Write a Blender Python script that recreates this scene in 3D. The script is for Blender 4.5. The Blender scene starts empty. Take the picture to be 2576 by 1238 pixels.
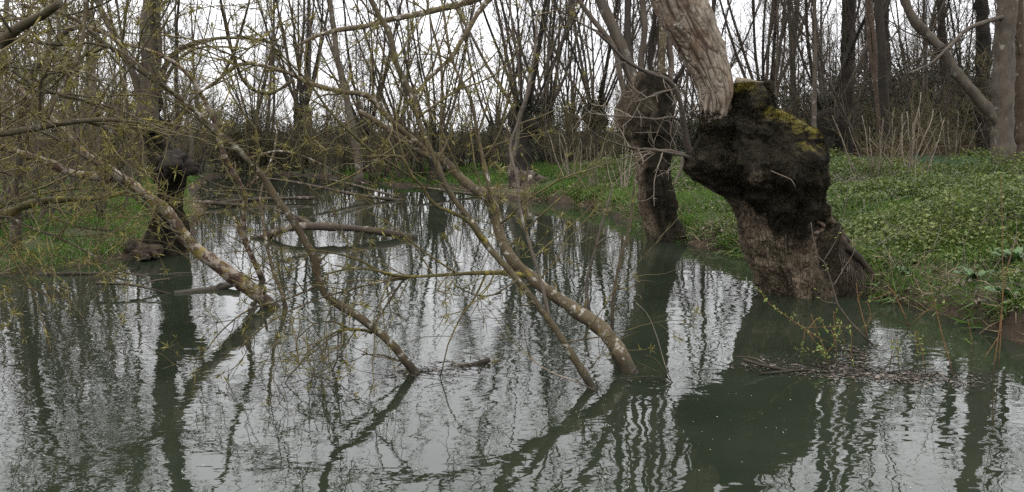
import bpy, math, random
import numpy as np
from mathutils import Vector
from collections import defaultdict

# ------------------------------------------------------------------ camera, sky, sun, exposure
C = bpy.context.scene.collection
scn = bpy.context.scene
FOC = 2144.0                      # focal length in pixels of a 2576 px wide picture
CAMH = 1.8
PITCH = math.atan((619 - 330) / FOC)
cam = bpy.data.cameras.new('camera')
cam.sensor_width = 36.0
cam.lens = 36.0 * FOC / 2576.0
cam.clip_start = 0.05
cam.clip_end = 1500.0
camo = bpy.data.objects.new('camera', cam)
C.objects.link(camo)
camo.location = (0, 0, CAMH)
camo.rotation_euler = (math.pi / 2 - PITCH, 0, 0)
scn.camera = camo

SUN_EL, SUN_AZ = math.radians(48), math.radians(200)     # azimuth counted clockwise from +Y
w = bpy.data.worlds.new('World')
scn.world = w
w.use_nodes = True
nt = w.node_tree
nt.nodes.clear()
def wn(t, **k):
    n = nt.nodes.new(t)
    for a, b in k.items():
        setattr(n, a, b)
    return n
out = wn('ShaderNodeOutputWorld')
bg = wn('ShaderNodeBackground')
sky = wn('ShaderNodeTexSky', sky_type='NISHITA', sun_disc=False, sun_elevation=SUN_EL, sun_rotation=SUN_AZ)
tc = wn('ShaderNodeTexCoord')
sep = wn('ShaderNodeSeparateXYZ')
nt.links.new(tc.outputs['Generated'], sep.inputs[0])
mr = wn('ShaderNodeMapRange')                    # overcast sky: three times as bright overhead as at the horizon
mr.inputs[1].default_value = 0.0
mr.inputs[2].default_value = 1.0
mr.inputs[3].default_value = 17.5
mr.inputs[4].default_value = 54.0
nt.links.new(sep.outputs[2], mr.inputs[0])
cn = wn('ShaderNodeTexNoise')
cn.inputs['Scale'].default_value = 2.2
cn.inputs['Detail'].default_value = 5.0
nt.links.new(tc.outputs['Generated'], cn.inputs['Vector'])
cm = wn('ShaderNodeMapRange')
cm.inputs[1].default_value = 0.3
cm.inputs[2].default_value = 0.7
cm.inputs[3].default_value = 0.86
cm.inputs[4].default_value = 1.14
nt.links.new(cn.outputs[0], cm.inputs[0])
mu = wn('ShaderNodeMath', operation='MULTIPLY')
nt.links.new(mr.outputs[0], mu.inputs[0])
nt.links.new(cm.outputs[0], mu.inputs[1])
cc = wn('ShaderNodeVectorMath', operation='SCALE')
cc.inputs[0].default_value = (0.975, 0.972, 1.0)
nt.links.new(mu.outputs[0], cc.inputs['Scale'])
mx = wn('ShaderNodeMix', data_type='RGBA')
mx.inputs['Factor'].default_value = 0.92
nt.links.new(sky.outputs[0], mx.inputs['A'])
nt.links.new(cc.outputs[0], mx.inputs['B'])
nt.links.new(mx.outputs['Result'], bg.inputs['Color'])
bg.inputs['Strength'].default_value = 0.1
nt.links.new(bg.outputs[0], out.inputs[0])

sl = bpy.data.lights.new('sun', 'SUN')
sl.energy = 0.7
sl.angle = math.radians(25)
sl.color = (1.0, 0.95, 0.86)
so = bpy.data.objects.new('sun', sl)
C.objects.link(so)
sdir = Vector((math.sin(SUN_AZ) * math.cos(SUN_EL), math.cos(SUN_AZ) * math.cos(SUN_EL), math.sin(SUN_EL)))
so.rotation_euler = sdir.to_track_quat('Z', 'Y').to_euler()
so.location = (0, 0, 30)
scn.view_settings.view_transform = 'Standard'
scn.view_settings.look = 'None'
scn.view_settings.exposure = -0.13
scn.view_settings.gamma = 1.0
scn.view_settings.use_curve_mapping = False
scn.cycles.use_denoising = False
scn.cycles.max_bounces = 5
scn.cycles.diffuse_bounces = 2
scn.cycles.glossy_bounces = 3
scn.cycles.transparent_max_bounces = 4

# ------------------------------------------------------------------ pixel -> world helpers
CP, SP = math.cos(PITCH), math.sin(PITCH)
def P(x, y, d):
    """world point on the sight line through pixel (x, y) at the distance d along the ground"""
    u, v = (x - 1288.0) / FOC, (619.0 - y) / FOC
    dy = CP + v * SP
    t = d / dy
    return Vector((u * t, d, CAMH + t * (-SP + v * CP)))
def W(x, y, z=0.0):
    """world point at the height z through pixel (x, y)"""
    u, v = (x - 1288.0) / FOC, (619.0 - y) / FOC
    t = (z - CAMH) / (-SP + v * CP)
    return Vector((u * t, (CP + v * SP) * t, z))
def dist_at(y):
    return W(1288, y).y
R = random.Random(7)
NR = np.random.default_rng(11)

# ------------------------------------------------------------------ numpy noise
def _h(ix, iy, iz, s):
    n = (ix * 374761393 + iy * 668265263 + iz * 2147483647 + s * 974634777) & 0x7fffffff
    n = ((n ^ (n >> 13)) * 1274126177) & 0x7fffffff
    n = (n ^ (n >> 16)) & 0xffffff
    return n / float(0xffffff)
def vnoise(p, s=0):
    p = np.asarray(p, float)
    i = np.floor(p).astype(np.int64)
    f = p - i
    f = f * f * (3 - 2 * f)
    r = 0
    for a in (0, 1):
        for b in (0, 1):
            for c in (0, 1):
                wt = (f[:, 0] if a else 1 - f[:, 0]) * (f[:, 1] if b else 1 - f[:, 1]) * (f[:, 2] if c else 1 - f[:, 2])
                r = r + wt * _h(i[:, 0] + a, i[:, 1] + b, i[:, 2] + c, s)
    return r * 2 - 1
def fbm(p, o=3, s=0):
    a, r = 1.0, 0
    for k in range(o):
        r = r + a * vnoise(np.asarray(p) * 2 ** k, s + k)
        a *= 0.5
    return r
def worley(p, s=0):
    p = np.asarray(p, float)
    i = np.floor(p).astype(np.int64)
    f1 = np.full(len(p), 9.0)
    f2 = np.full(len(p), 9.0)
    for a in (-1, 0, 1):
        for b in (-1, 0, 1):
            for c in (-1, 0, 1):
                q = i + (a, b, c)
                ctr = q + np.stack([_h(q[:, 0], q[:, 1], q[:, 2], s + k) for k in (1, 2, 3)], 1)
                d = np.linalg.norm(p - ctr, axis=1)
                f2 = np.minimum(f2, np.maximum(f1, d))
                f1 = np.minimum(f1, d)
    return f1, f2
def sstep(a, b, x):
    t = np.clip((x - a) / (b - a), 0, 1)
    return t * t * (3 - 2 * t)

# ------------------------------------------------------------------ object helpers
def tag(o, label=None, cat=None, group=None, kind=None):
    if label: o['label'] = label
    if cat: o['category'] = cat
    if group: o['group'] = group
    if kind: o['kind'] = kind
    return o
def thing(name, label, cat, loc=(0, 0, 0), group=None):
    o = bpy.data.objects.new(name, None)
    o.empty_display_size = 0.2
    C.objects.link(o)
    o.location = loc
    return tag(o, label, cat, group)
def origin(parent):
    v = np.zeros(3)
    while parent:
        v = v + np.array(parent.location)
        parent = parent.parent
    return v
def link_mesh(name, me, m, parent=None):
    if m: me.materials.append(m)
    o = bpy.data.objects.new(name, me)
    C.objects.link(o)
    if parent: o.parent = parent
    return o
def raw_mesh(name, V, starts, totals, loops, smooth=True, attrs=None):
    me = bpy.data.meshes.new(name)
    me.vertices.add(len(V))
    me.vertices.foreach_set('co', np.ascontiguousarray(V, dtype=np.float32).ravel())
    me.loops.add(len(loops))
    me.loops.foreach_set('vertex_index', np.ascontiguousarray(loops, dtype=np.int32))
    me.polygons.add(len(starts))
    me.polygons.foreach_set('loop_start', np.ascontiguousarray(starts, dtype=np.int32))
    if attrs:
        for k, a in attrs.items():
            at = me.attributes.new(k, 'FLOAT', 'POINT')
            at.data.foreach_set('value', np.ascontiguousarray(a, dtype=np.float32))
    me.update(calc_edges=True)
    if smooth:
        me.polygons.foreach_set('use_smooth', np.ones(len(starts), dtype=bool))
    return me
def quads_mesh(name, V, Q, smooth=True, attrs=None):
    Q = np.asarray(Q)
    n, k = Q.shape
    return raw_mesh(name, V, np.arange(n) * k, np.full(n, k), Q.ravel(), smooth, attrs)

class Tubes:
    """collects tapered tubes, builds them as ONE mesh object"""
    def __init__(self):
        self.g = defaultdict(lambda: ([], []))
        self.n = 0
    def add(self, pts, rad, sides=4):
        a = self.g[(len(pts), sides)]
        a[0].append([tuple(p) for p in pts])
        a[1].append(list(rad))
        self.n += 1
    def mesh(self, name, off=(0, 0, 0), closed=True):
        Vs, st, lp, base, lbase = [], [], [], 0, 0
        tint = []
        for (K, S), (pl, rl) in self.g.items():
            p = np.array(pl, float)
            r = np.array(rl, float)
            N = len(p)
            t = np.gradient(p, axis=1)
            t /= np.linalg.norm(t, axis=2, keepdims=True) + 1e-9
            mt = np.abs(t.mean(axis=1))
            ref = np.zeros((N, 3))
            ref[np.arange(N), mt.argmin(axis=1)] = 1
            n1 = np.cross(t, ref[:, None, :])
            n1 /= np.linalg.norm(n1, axis=2, keepdims=True) + 1e-9
            n2 = np.cross(t, n1)
            an = np.arange(S) * 2 * math.pi / S
            V = p[:, :, None, :] + r[:, :, None, None] * (np.cos(an)[None, None, :, None] * n1[:, :, None, :] + np.sin(an)[None, None, :, None] * n2[:, :, None, :])
            if S >= 8:
                q_ = V.reshape(-1, 3)
                nn_ = np.clip(0.16 * fbm(q_ * 9.0, 2, 17) + 0.10 * fbm(q_ * 31.0, 2, 23) + 0.25 * np.maximum(0, vnoise(q_ * 5.3, 29) - 0.45), -0.3, 0.5)
                V = p[:, :, None, :] + (V - p[:, :, None, :]) * (1 + nn_.reshape(N, K, S, 1))
            Vs.append(V.reshape(-1, 3))
            tint.append(np.repeat(NR.random(N), K * S))
            idx = base + np.arange(N * K * S).reshape(N, K, S)
            a = idx[:, :-1, :]
            b = idx[:, 1:, :]
            q = np.stack([a, np.roll(a, -1, 2), np.roll(b, -1, 2), b], -1).reshape(-1, 4)
            st.append(lbase + np.arange(len(q)) * 4)
            lp.append(q.ravel())
            lbase += q.size
            if closed and S >= 5:
                for e in (idx[:, 0, ::-1], idx[:, -1, :]):
                    st.append(lbase + np.arange(N) * S)
                    lp.append(e.ravel())
                    lbase += e.size
            base += N * K * S
        V = np.concatenate(Vs) - np.asarray(off)
        return raw_mesh(name, V, np.concatenate(st), None, np.concatenate(lp), True, {'tint': np.concatenate(tint)})
    def build(self, name, m, parent=None, kind=None):
        if not self.n:
            return None
        o = link_mesh(name, self.mesh(name, origin(parent)), m, parent)
        if kind: o['kind'] = kind
        return o

class Leaves:
    """collects bent leaf blades (one quad each)"""
    def __init__(self):
        self.a = []
    def add(self, pos, dr, nr, L, Wd, tint):
        """pos, dr, nr: (N,3); L, Wd, tint: (N,)"""
        self.a.append((np.asarray(pos, float), np.asarray(dr, float), np.asarray(nr, float), np.asarray(L, float), np.asarray(Wd, float), np.asarray(tint, float)))
    def build(self, name, m, parent=None, kind='stuff', fold=0.25):
        if not self.a:
            return None
        pos, dr, nr, L, Wd, ti = [np.concatenate([q[k] for q in self.a]) for k in range(6)]
        dr = dr / (np.linalg.norm(dr, axis=1, keepdims=True) + 1e-9)
        sd = np.cross(dr, nr)
        sd /= np.linalg.norm(sd, axis=1, keepdims=True) + 1e-9
        nn = np.cross(sd, dr)
        L1, W1 = L[:, None], Wd[:, None]
        v0 = pos
        v2 = pos + dr * L1 - nn * L1 * fold * 0.6
        mid = pos + dr * L1 * 0.45 + nn * W1 * fold
        V = np.stack([v0, mid + sd * W1 / 2, v2, mid - sd * W1 / 2], 1).reshape(-1, 3) - origin(parent)
        N = len(pos)
        Q = np.arange(4 * N).reshape(N, 4)
        o = link_mesh(name, quads_mesh(name, V, Q, False, {'tint': np.repeat(ti, 4)}), m, parent)
        if kind: o['kind'] = kind
        return o

def runit(n):
    v = NR.normal(size=(n, 3))
    return v / (np.linalg.norm(v, axis=1, keepdims=True) + 1e-9)

# ------------------------------------------------------------------ curves and branching
def smooth_path(pts, step):
    """Catmull-Rom through the points, resampled about every step metres"""
    p = [np.array(q, float) for q in pts]
    p = [2 * p[0] - p[1]] + p + [2 * p[-1] - p[-2]]
    o = []
    for i in range(1, len(p) - 2):
        L = np.linalg.norm(p[i + 1] - p[i])
        n = max(1, int(round(L / step)))
        for k in range(n):
            t = k / n
            o.append(0.5 * (2 * p[i] + (p[i + 1] - p[i - 1]) * t + (2 * p[i - 1] - 5 * p[i] + 4 * p[i + 1] - p[i + 2]) * t * t + (3 * p[i] - p[i - 1] - 3 * p[i + 1] + p[i + 2]) * t ** 3))
    o.append(p[-2])
    return [Vector(q) for q in o]
def trace(px, d0, d1, w0, w1, step=0.08, knot=0.05, rng=R):
    """limb traced through pixels; its distance runs from d0 to d1, its width in pixels from w0 to w1"""
    n = len(px)
    ac = [0.0]
    for a, b in zip(px, px[1:]):
        ac.append(ac[-1] + math.hypot(b[0] - a[0], b[1] - a[1]))
    pts = [P(x, y, d0 + (d1 - d0) * s / ac[-1]) for (x, y), s in zip(px, ac)]
    q = smooth_path(pts, step)
    m = len(q) - 1
    ra = w0 / 2 * d0 / FOC
    rb = w1 / 2 * d1 / FOC
    rad = [(ra + (rb - ra) * (i / m)) * (1 + rng.uniform(-knot, knot)) for i in range(m + 1)]
    return q, rad
def grow(p, d, L, r0, r1, n, wob, up, rng):
    p = Vector(p)
    d = Vector(d).normalized()
    pts, rad = [p.copy()], [r0]
    for i in range(n):
        d = (d + Vector((rng.gauss(0, wob), rng.gauss(0, wob), rng.gauss(0, wob) + up))).normalized()
        p = p + d * (L / n)
        pts.append(p.copy())
        rad.append(r0 + (r1 - r0) * (i + 1) / n)
    return pts, rad
def sprout(T, pts, rads, spec, lvl, rng, tips=None, minr=0.0):
    """side shoots along a limb, level by level; tips collects (point, direction) for leaves"""
    s = spec[lvl]
    seg = [(b - a).length for a, b in zip(pts, pts[1:])]
    L = sum(seg)
    n = int(s['den'] * L * (1 - s.get('t0', 0.15)) + rng.random())
    last = lvl + 1 == len(spec)
    for _ in range(n):
        t = rng.uniform(s.get('t0', 0.15), 1.0)
        x = t * (len(pts) - 1)
        i = min(int(x), len(pts) - 2)
        f = x - i
        p = pts[i].lerp(pts[i + 1], f)
        tg = (pts[i + 1] - pts[i]).normalized()
        r = rads[i]
        pr = tg.cross(Vector((rng.gauss(0, 1), rng.gauss(0, 1), rng.gauss(0, 1)))).normalized()
        a = math.radians(rng.uniform(*s['ang']))
        d = tg * math.cos(a) + pr * math.sin(a) + Vector((0, 0, s.get('lift', 0.0)))
        ln = rng.uniform(*s['len']) * (1.0 - s.get('shr', 0.5) * t)
        r0 = max(minr, min(r * 0.6, ln * s['rr']))
        cp, cr = grow(p, d, ln, r0, max(minr * 0.7, r0 * 0.35), s.get('n', 4), s.get('wob', 0.15), s.get('up', 0.0), rng)
        T[min(lvl, len(T) - 1)].add(cp, cr, s.get('sides', 3))
        if not last:
            sprout(T, cp, cr, spec, lvl + 1, rng, tips, minr)
        if tips is not None and (last or rng.random() < 0.5):
            for k in range(1, len(cp)):
                tips.append((cp[k], (cp[k] - cp[k - 1]).normalized()))
def leaf_tips(LV, tips, per, L, Wd, spread, prob=1.0, up=0.2, sprays=0.0):
    if not tips:
        return
    if sprays:
        s = [t for t in tips if R.random() < sprays]
        leaf_tips(LV, s, 11, (L[1] * 0.7, L[1] * 1.5), (Wd[0], Wd[1]), spread * 1.3, 1.0, up)
        prob *= 0.5
    q = [t for t in tips if R.random() < prob]
    if not q:
        return
    pos = np.repeat(np.array([tuple(t[0]) for t in q]), per, axis=0)
    dr = np.repeat(np.array([tuple(t[1]) for t in q]), per, axis=0)
    n = len(pos)
    dr = dr * 0.6 + runit(n) * spread + (0, 0, up)
    LV.add(pos + runit(n) * 0.004, dr, runit(n) + (0, 0, 0.6), NR.uniform(L[0], L[1], n), NR.uniform(Wd[0], Wd[1], n), NR.random(n))
def dup(root, loc, rotz=0.0, sc=1.0, label=None, cat=None, group=None):
    r = root.copy()
    C.objects.link(r)
    r.location = loc
    r.rotation_euler = (0, 0, rotz)
    r.scale = (sc, sc, sc)
    if label: r['label'] = label
    if group: r['group'] = group
    for ch in list(root.children):
        c = ch.copy()
        C.objects.link(c)
        c.parent = r
        for g in ch.children:
            d = g.copy()
            C.objects.link(d)
            d.parent = c
    return r

# ------------------------------------------------------------------ materials
class NT:
    def __init__(self, name):
        self.m = bpy.data.materials.new(name)
        self.m.use_nodes = True
        self.t = self.m.node_tree
        self.b = self.t.nodes['Principled BSDF']
        self.out = self.t.nodes['Material Output']
    def n(self, t, **k):
        x = self.t.nodes.new(t)
        for a, b in k.items():
            setattr(x, a, b)
        return x
    def l(self, a, b):
        self.t.links.new(a, b)
    def coord(self, scale=(1, 1, 1), kind='Object'):
        tc = self.n('ShaderNodeTexCoord')
        mp = self.n('ShaderNodeMapping')
        mp.inputs['Scale'].default_value = scale
        self.l(tc.outputs[kind], mp.inputs['Vector'])
        return mp.outputs[0]
    def noise(self, vec, scale, detail=4, rough=0.6, dist=0.0):
        x = self.n('ShaderNodeTexNoise')
        x.inputs['Scale'].default_value = scale
        x.inputs['Detail'].default_value = detail
        x.inputs['Roughness'].default_value = rough
        x.inputs['Distortion'].default_value = dist
        self.l(vec, x.inputs['Vector'])
        return x.outputs[0]
    def ramp(self, fac, stops):
        x = self.n('ShaderNodeValToRGB')
        e = x.color_ramp.elements
        while len(e) < len(stops):
            e.new(0.5)
        for q, (pos, c) in zip(e, stops):
            q.position = pos
            q.color = (*c, 1) if not isinstance(c, (int, float)) else (c, c, c, 1)
        self.l(fac, x.inputs[0])
        return x.outputs[0]
    def mix(self, f, a, b, mode='MIX'):
        x = self.n('ShaderNodeMix', data_type='RGBA', blend_type=mode)
        for s, v in (('Factor', f), ('A', a), ('B', b)):
            if isinstance(v, (int, float)):
                x.inputs[s].default_value = v if s == 'Factor' else (v, v, v, 1)
            elif isinstance(v, tuple):
                x.inputs[s].default_value = (*v, 1)
            else:
                self.l(v, x.inputs[s])
        return x.outputs['Result']
    def math(self, op, a, b=0.0, c=None):
        x = self.n('ShaderNodeMath', operation=op)
        for i, v in enumerate((a, b) if c is None else (a, b, c)):
            if isinstance(v, (int, float)):
                x.inputs[i].default_value = v
            else:
                self.l(v, x.inputs[i])
        return x.outputs[0]
    def attr(self, name):
        x = self.n('ShaderNodeAttribute', attribute_name=name)
        return x.outputs['Fac']
    def rnd(self):
        return self.n('ShaderNodeObjectInfo').outputs['Random']
    def bump(self, h, strength, dist):
        x = self.n('ShaderNodeBump')
        x.inputs['Strength'].default_value = strength
        x.inputs['Distance'].default_value = dist
        self.l(h, x.inputs['Height'])
        self.l(x.outputs[0], self.b.inputs['Normal'])
        return x
    def done(self, col=None, rough=0.85, spec=0.25):
        if col is not None:
            self.l(col, self.b.inputs['Base Color'])
        self.b.inputs['Roughness'].default_value = rough
        self.b.inputs['Specular IOR Level'].default_value = spec
        return self.m

def bark(name, dark, light, scale=9.0, stretch=0.25, lich=None, yell=None, red=None, bumpd=0.02, vary=0.35):
    dark, light = tuple(c * 0.78 for c in dark), tuple(c * 0.78 for c in light)
    k = NT(name)
    v = k.coord((1, 1, stretch))
    n1 = k.noise(v, scale, 6, 0.65, 0.4)
    n2 = k.noise(k.coord(), scale * 0.23, 4)
    col = k.ramp(n1, [(0.30, dark), (0.68, light)])
    col = k.mix(0.5, col, k.ramp(n2, [(0.3, tuple(c * 0.6 for c in dark)), (0.7, light)]))
    if red:
        col = k.mix(k.ramp(k.noise(k.coord(), 3.1, 4), [(0.48, 0.0), (0.6, 1.0)]), col, red)
    if lich:
        col = k.mix(k.ramp(k.noise(k.coord(), lich[1], 5, 0.6), [(lich[2] - 0.02, 0.0), (lich[2] + 0.07, 1.0)]), col, lich[0])
    if yell:
        col = k.mix(k.ramp(k.noise(k.coord(), yell[1], 5, 0.65), [(yell[2] - 0.02, 0.0), (yell[2] + 0.10, 1.0)]), col, yell[0])
    br = k.math('MULTIPLY_ADD', k.rnd(), vary, 1.0 - vary / 2)
    col = k.mix(1.0, col, br, 'MULTIPLY')
    ge = k.n('ShaderNodeNewGeometry')                     # wet, stained wood just above the water line
    sz = k.n('ShaderNodeSeparateXYZ')
    k.l(ge.outputs['Position'], sz.inputs[0])
    wl = k.math('ADD', sz.outputs[2], k.math('MULTIPLY', n2, 0.06))
    col = k.mix(k.ramp(wl, [(0.08, 0.8), (0.17, 0.0)]), col, (0.016, 0.014, 0.009))
    k.bump(n1, 0.9, bumpd)
    return k.done(col, 0.9, 0.2)
def leafmat(name, c0, c1, c2=None, trans=0.35, rough=0.55):
    k = NT(name)
    st = [(0.0, c0), (0.75, c1)] + ([(1.0, c2)] if c2 else [])
    col = k.ramp(k.attr('tint'), st)
    br = k.math('MULTIPLY_ADD', k.rnd(), 0.3, 0.85)
    col = k.mix(1.0, col, br, 'MULTIPLY')
    k.done(col, rough, 0.3)
    tr = k.n('ShaderNodeBsdfTranslucent')
    k.l(col, tr.inputs['Color'])
    ms = k.n('ShaderNodeMixShader')
    ms.inputs[0].default_value = trans
    k.l(k.b.outputs[0], ms.inputs[1])
    k.l(tr.outputs[0], ms.inputs[2])
    k.l(ms.outputs[0], k.out.inputs[0])
    return k.m
M = {}
M['far_bark'] = bark('far_bark', (0.026, 0.021, 0.016), (0.08, 0.065, 0.05), 9, 0.2, vary=0.8)
M['far_dark'] = bark('dark_bark', (0.007, 0.006, 0.0045), (0.028, 0.023, 0.017), 9, 0.3, vary=0.5)
M['far_twig'] = bark('far_twig', (0.035, 0.027, 0.018), (0.075, 0.06, 0.04), 3, 1, vary=0.5)
M['olive_twig'] = bark('olive_twig', (0.05, 0.042, 0.018), (0.12, 0.10, 0.045), 5, 1, vary=0.4)
M['pole_bark'] = bark('pole_bark', (0.040, 0.032, 0.024), (0.112, 0.093, 0.071), 13, 0.35, lich=((0.17, 0.155, 0.13), 4.0, 0.63), bumpd=0.014)
M['red_bark'] = bark('red_bark', (0.038, 0.026, 0.018), (0.10, 0.072, 0.052), 12, 0.3, lich=((0.18, 0.165, 0.14), 9.0, 0.62), bumpd=0.015)
M['willow'] = bark('willow_bark', (0.035, 0.026, 0.014), (0.125, 0.098, 0.058), 20, 0.5, lich=((0.25, 0.235, 0.20), 17.0, 0.585), yell=((0.16, 0.125, 0.022), 8.0, 0.64), bumpd=0.009)
M['willow_dark'] = bark('dark_willow_bark', (0.022, 0.018, 0.011), (0.082, 0.066, 0.037), 22, 0.5, lich=((0.19, 0.18, 0.15), 16.0, 0.61), yell=((0.15, 0.12, 0.022), 9.0, 0.62), bumpd=0.009)
M['lichen'] = bark('lichen_bark', (0.032, 0.018, 0.012), (0.10, 0.065, 0.044), 18, 0.6, lich=((0.175, 0.15, 0.12), 13.0, 0.49), yell=((0.135, 0.105, 0.022), 8.0, 0.55), bumpd=0.012)
M['mossy'] = bark('mossy_bark', (0.03, 0.025, 0.010), (0.085, 0.072, 0.027), 20, 0.5, yell=((0.125, 0.105, 0.02), 10.0, 0.55), bumpd=0.008)
M['twig'] = bark('willow_twig', (0.042, 0.034, 0.016), (0.11, 0.09, 0.042), 12, 1, yell=((0.16, 0.135, 0.03), 9.0, 0.58), bumpd=0.002)
M['dark_twig'] = bark('dark_twig', (0.035, 0.028, 0.02), (0.08, 0.065, 0.045), 12, 1, bumpd=0.002)
M['pale_twig'] = bark('pale_twig', (0.12, 0.098, 0.072), (0.23, 0.195, 0.15), 12, 1, bumpd=0.002)
M['orange_twig'] = bark('orange_twig', (0.085, 0.045, 0.018), (0.18, 0.105, 0.042), 10, 1, bumpd=0.002)
M['drift'] = bark('driftwood', (0.06, 0.05, 0.038), (0.22, 0.195, 0.16), 14, 0.6, bumpd=0.01)
M['wet_log'] = bark('wet_log', (0.024, 0.018, 0.013), (0.095, 0.075, 0.056), 12, 0.6, lich=((0.17, 0.15, 0.12), 6.0, 0.58), bumpd=0.015)
M['cut'] = bark('cut_wood', (0.10, 0.08, 0.05), (0.22, 0.185, 0.13), 14, 1, bumpd=0.01)
M['straw'] = leafmat('straw', (0.07, 0.05, 0.026), (0.19, 0.15, 0.088), None, 0.15, 0.8)
M['brush'] = bark('brown_brush', (0.035, 0.018, 0.011), (0.10, 0.058, 0.037), 6, 1, bumpd=0.01)
M['grass'] = leafmat('grass_blade', (0.024, 0.052, 0.007), (0.062, 0.112, 0.016), (0.12, 0.145, 0.04))
M['nettle'] = leafmat('herb_leaf', (0.022, 0.038, 0.007), (0.074, 0.104, 0.019), (0.125, 0.145, 0.036))
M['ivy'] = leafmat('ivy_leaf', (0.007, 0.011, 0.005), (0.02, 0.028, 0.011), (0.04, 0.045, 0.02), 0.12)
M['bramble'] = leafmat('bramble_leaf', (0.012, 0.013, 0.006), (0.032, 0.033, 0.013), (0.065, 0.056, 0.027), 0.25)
M['bud'] = leafmat('young_leaf', (0.07, 0.06, 0.014), (0.13, 0.115, 0.028), (0.22, 0.205, 0.06), 0.4)
M['olive_bud'] = leafmat('olive_leaf', (0.07, 0.062, 0.018), (0.14, 0.12, 0.036), (0.21, 0.185, 0.06), 0.35)
M['shoot_leaf'] = leafmat('shoot_leaf', (0.10, 0.16, 0.025), (0.20, 0.27, 0.06), (0.32, 0.36, 0.12), 0.4)
M['dock'] = leafmat('dock_leaf', (0.022, 0.05, 0.014), (0.05, 0.092, 0.028), None, 0.25, 0.6)
M['bluegreen'] = leafmat('blue_green_blade', (0.03, 0.07, 0.035), (0.06, 0.11, 0.06), None, 0.25)
M['litter'] = leafmat('dead_leaf', (0.026, 0.020, 0.014), (0.075, 0.056, 0.041), (0.14, 0.115, 0.09), 0.0, 0.7)
M['speck'] = leafmat('pale_speck', (0.25, 0.23, 0.17), (0.5, 0.48, 0.40), None, 0.1, 0.7)
M['old_root'] = bark('old_root', (0.014, 0.010, 0.007), (0.06, 0.044, 0.030), 12, 0.4, bumpd=0.02)

# ------------------------------------------------------------------ the shape of the water and the land
wp = [(2576, 872), (2480, 832), (2400, 803), (2300, 776), (2200, 762), (2120, 735), (2020, 700), (1930, 668), (1880, 655), (1810, 640), (1745, 620), (1640, 590), (1590, 570), (1560, 545),
      (1500, 524), (1400, 509), (1290, 503), (1200, 492), (1160, 474), (1080, 468), (1010, 470), (930, 460), (840, 446), (700, 438), (590, 438), (520, 448), (480, 480),
      (500, 530), (485, 575), (440, 615), (370, 645), (290, 655), (220, 672), (120, 685), (0, 700), (-160, 735)]
WPOLY = [tuple(W(x, y))[:2] for x, y in wp]
WPOLY += [(-5.6, 7.4), (-4.7, 6.0), (-4.2, 4.0), (-3.6, 2.0), (-1.5, 1.0), (2.0, 0.9), (5.0, 2.0), (6.2, 3.6)]
WPOLY = np.array(WPOLY)
def sdf(x, y):
    """distance to the water's edge, positive on land"""
    x = np.asarray(x, float)
    y = np.asarray(y, float)
    d = np.full(x.shape, 1e9)
    inside = np.zeros(x.shape, bool)
    n = len(WPOLY)
    for i in range(n):
        ax, ay = WPOLY[i]
        bx, by = WPOLY[(i + 1) % n]
        ex, ey = bx - ax, by - ay
        t = np.clip(((x - ax) * ex + (y - ay) * ey) / (ex * ex + ey * ey), 0, 1)
        d = np.minimum(d, (x - ax - t * ex) ** 2 + (y - ay - t * ey) ** 2)
        if ey != 0:
            c = ((ay > y) != (by > y)) & (x < ex * (y - ay) / ey + ax)
            inside ^= c
    return np.where(inside, -1, 1) * np.sqrt(d)
def height(x, y, s=None):
    x = np.asarray(x, float)
    y = np.asarray(y, float)
    if s is None:
        s = sdf(x, y)
    p = np.stack([x, y, np.zeros_like(x)], 1)
    nz = vnoise(p * 0.9, 3)
    s = s + 0.22 * vnoise(p * 1.7, 5) + 0.10 * vnoise(p * 4.5, 6)
    o = np.maximum(s, 0)
    right = sstep(-0.5, 1.5, x)
    bank = (0.13 + 0.17 * right) * (1 - np.exp(-o / 0.22)) + (0.22 - 0.02 * right) * sstep(0.2, 3.5, o)
    hump = 0.25 * right * sstep(0.5, 5.0, o) * sstep(34, 22, y) * sstep(7.0, 11.0, y)
    z = bank + hump + np.minimum(o, 1) * (0.06 * nz + 0.02 * vnoise(p * 5, 8))
    z = z + 1.2 * sstep(60, 140, np.hypot(x, y))
    return np.where(s > 0, z, -0.7 * (1 - np.exp(np.minimum(s, 0) / 0.35)))
def hz(x, y):
    return float(height(np.array([x]), np.array([y]))[0])

def axis(lo, hi, fine, far):
    a = list(np.arange(lo, hi + fine, fine))
    s = fine
    b = []
    x = a[-1]
    while x < far:
        s *= 1.22
        x += s
        b.append(x)
    c = []
    s = fine
    x = a[0]
    while x > -far:
        s *= 1.22
        x -= s
        c.append(x)
    return np.array(c[::-1] + a + b)
gx = axis(-11, 14, 0.13, 500)
gy = axis(2.5, 40, 0.14, 500)
X, Y = np.meshgrid(gx, gy)
S0 = sdf(X.ravel(), Y.ravel())
Z = height(X.ravel(), Y.ravel(), S0)
nx, ny = len(gx), len(gy)
ii = np.arange(nx * ny).reshape(ny, nx)
Q = np.stack([ii[:-1, :-1], ii[:-1, 1:], ii[1:, 1:], ii[1:, :-1]], -1).reshape(-1, 4)
k = NT('ground_soil')
vc = k.coord()
n1 = k.noise(vc, 3.0, 6, 0.7)
n2 = k.noise(vc, 0.55, 4)
soil = k.ramp(n1, [(0.3, (0.010, 0.007, 0.005)), (0.55, (0.028, 0.020, 0.013)), (0.75, (0.07, 0.052, 0.034))])
gr = k.ramp(n1, [(0.3, (0.011, 0.017, 0.005)), (0.7, (0.036, 0.048, 0.013))])
f = k.math('MULTIPLY', k.ramp(k.attr('land'), [(0.12, 0.0), (0.45, 1.0)]), k.ramp(n2, [(0.34, 0.35), (0.6, 1.0)]))
col = k.mix(f, soil, gr)
k.bump(n1, 1.0, 0.05)
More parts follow.
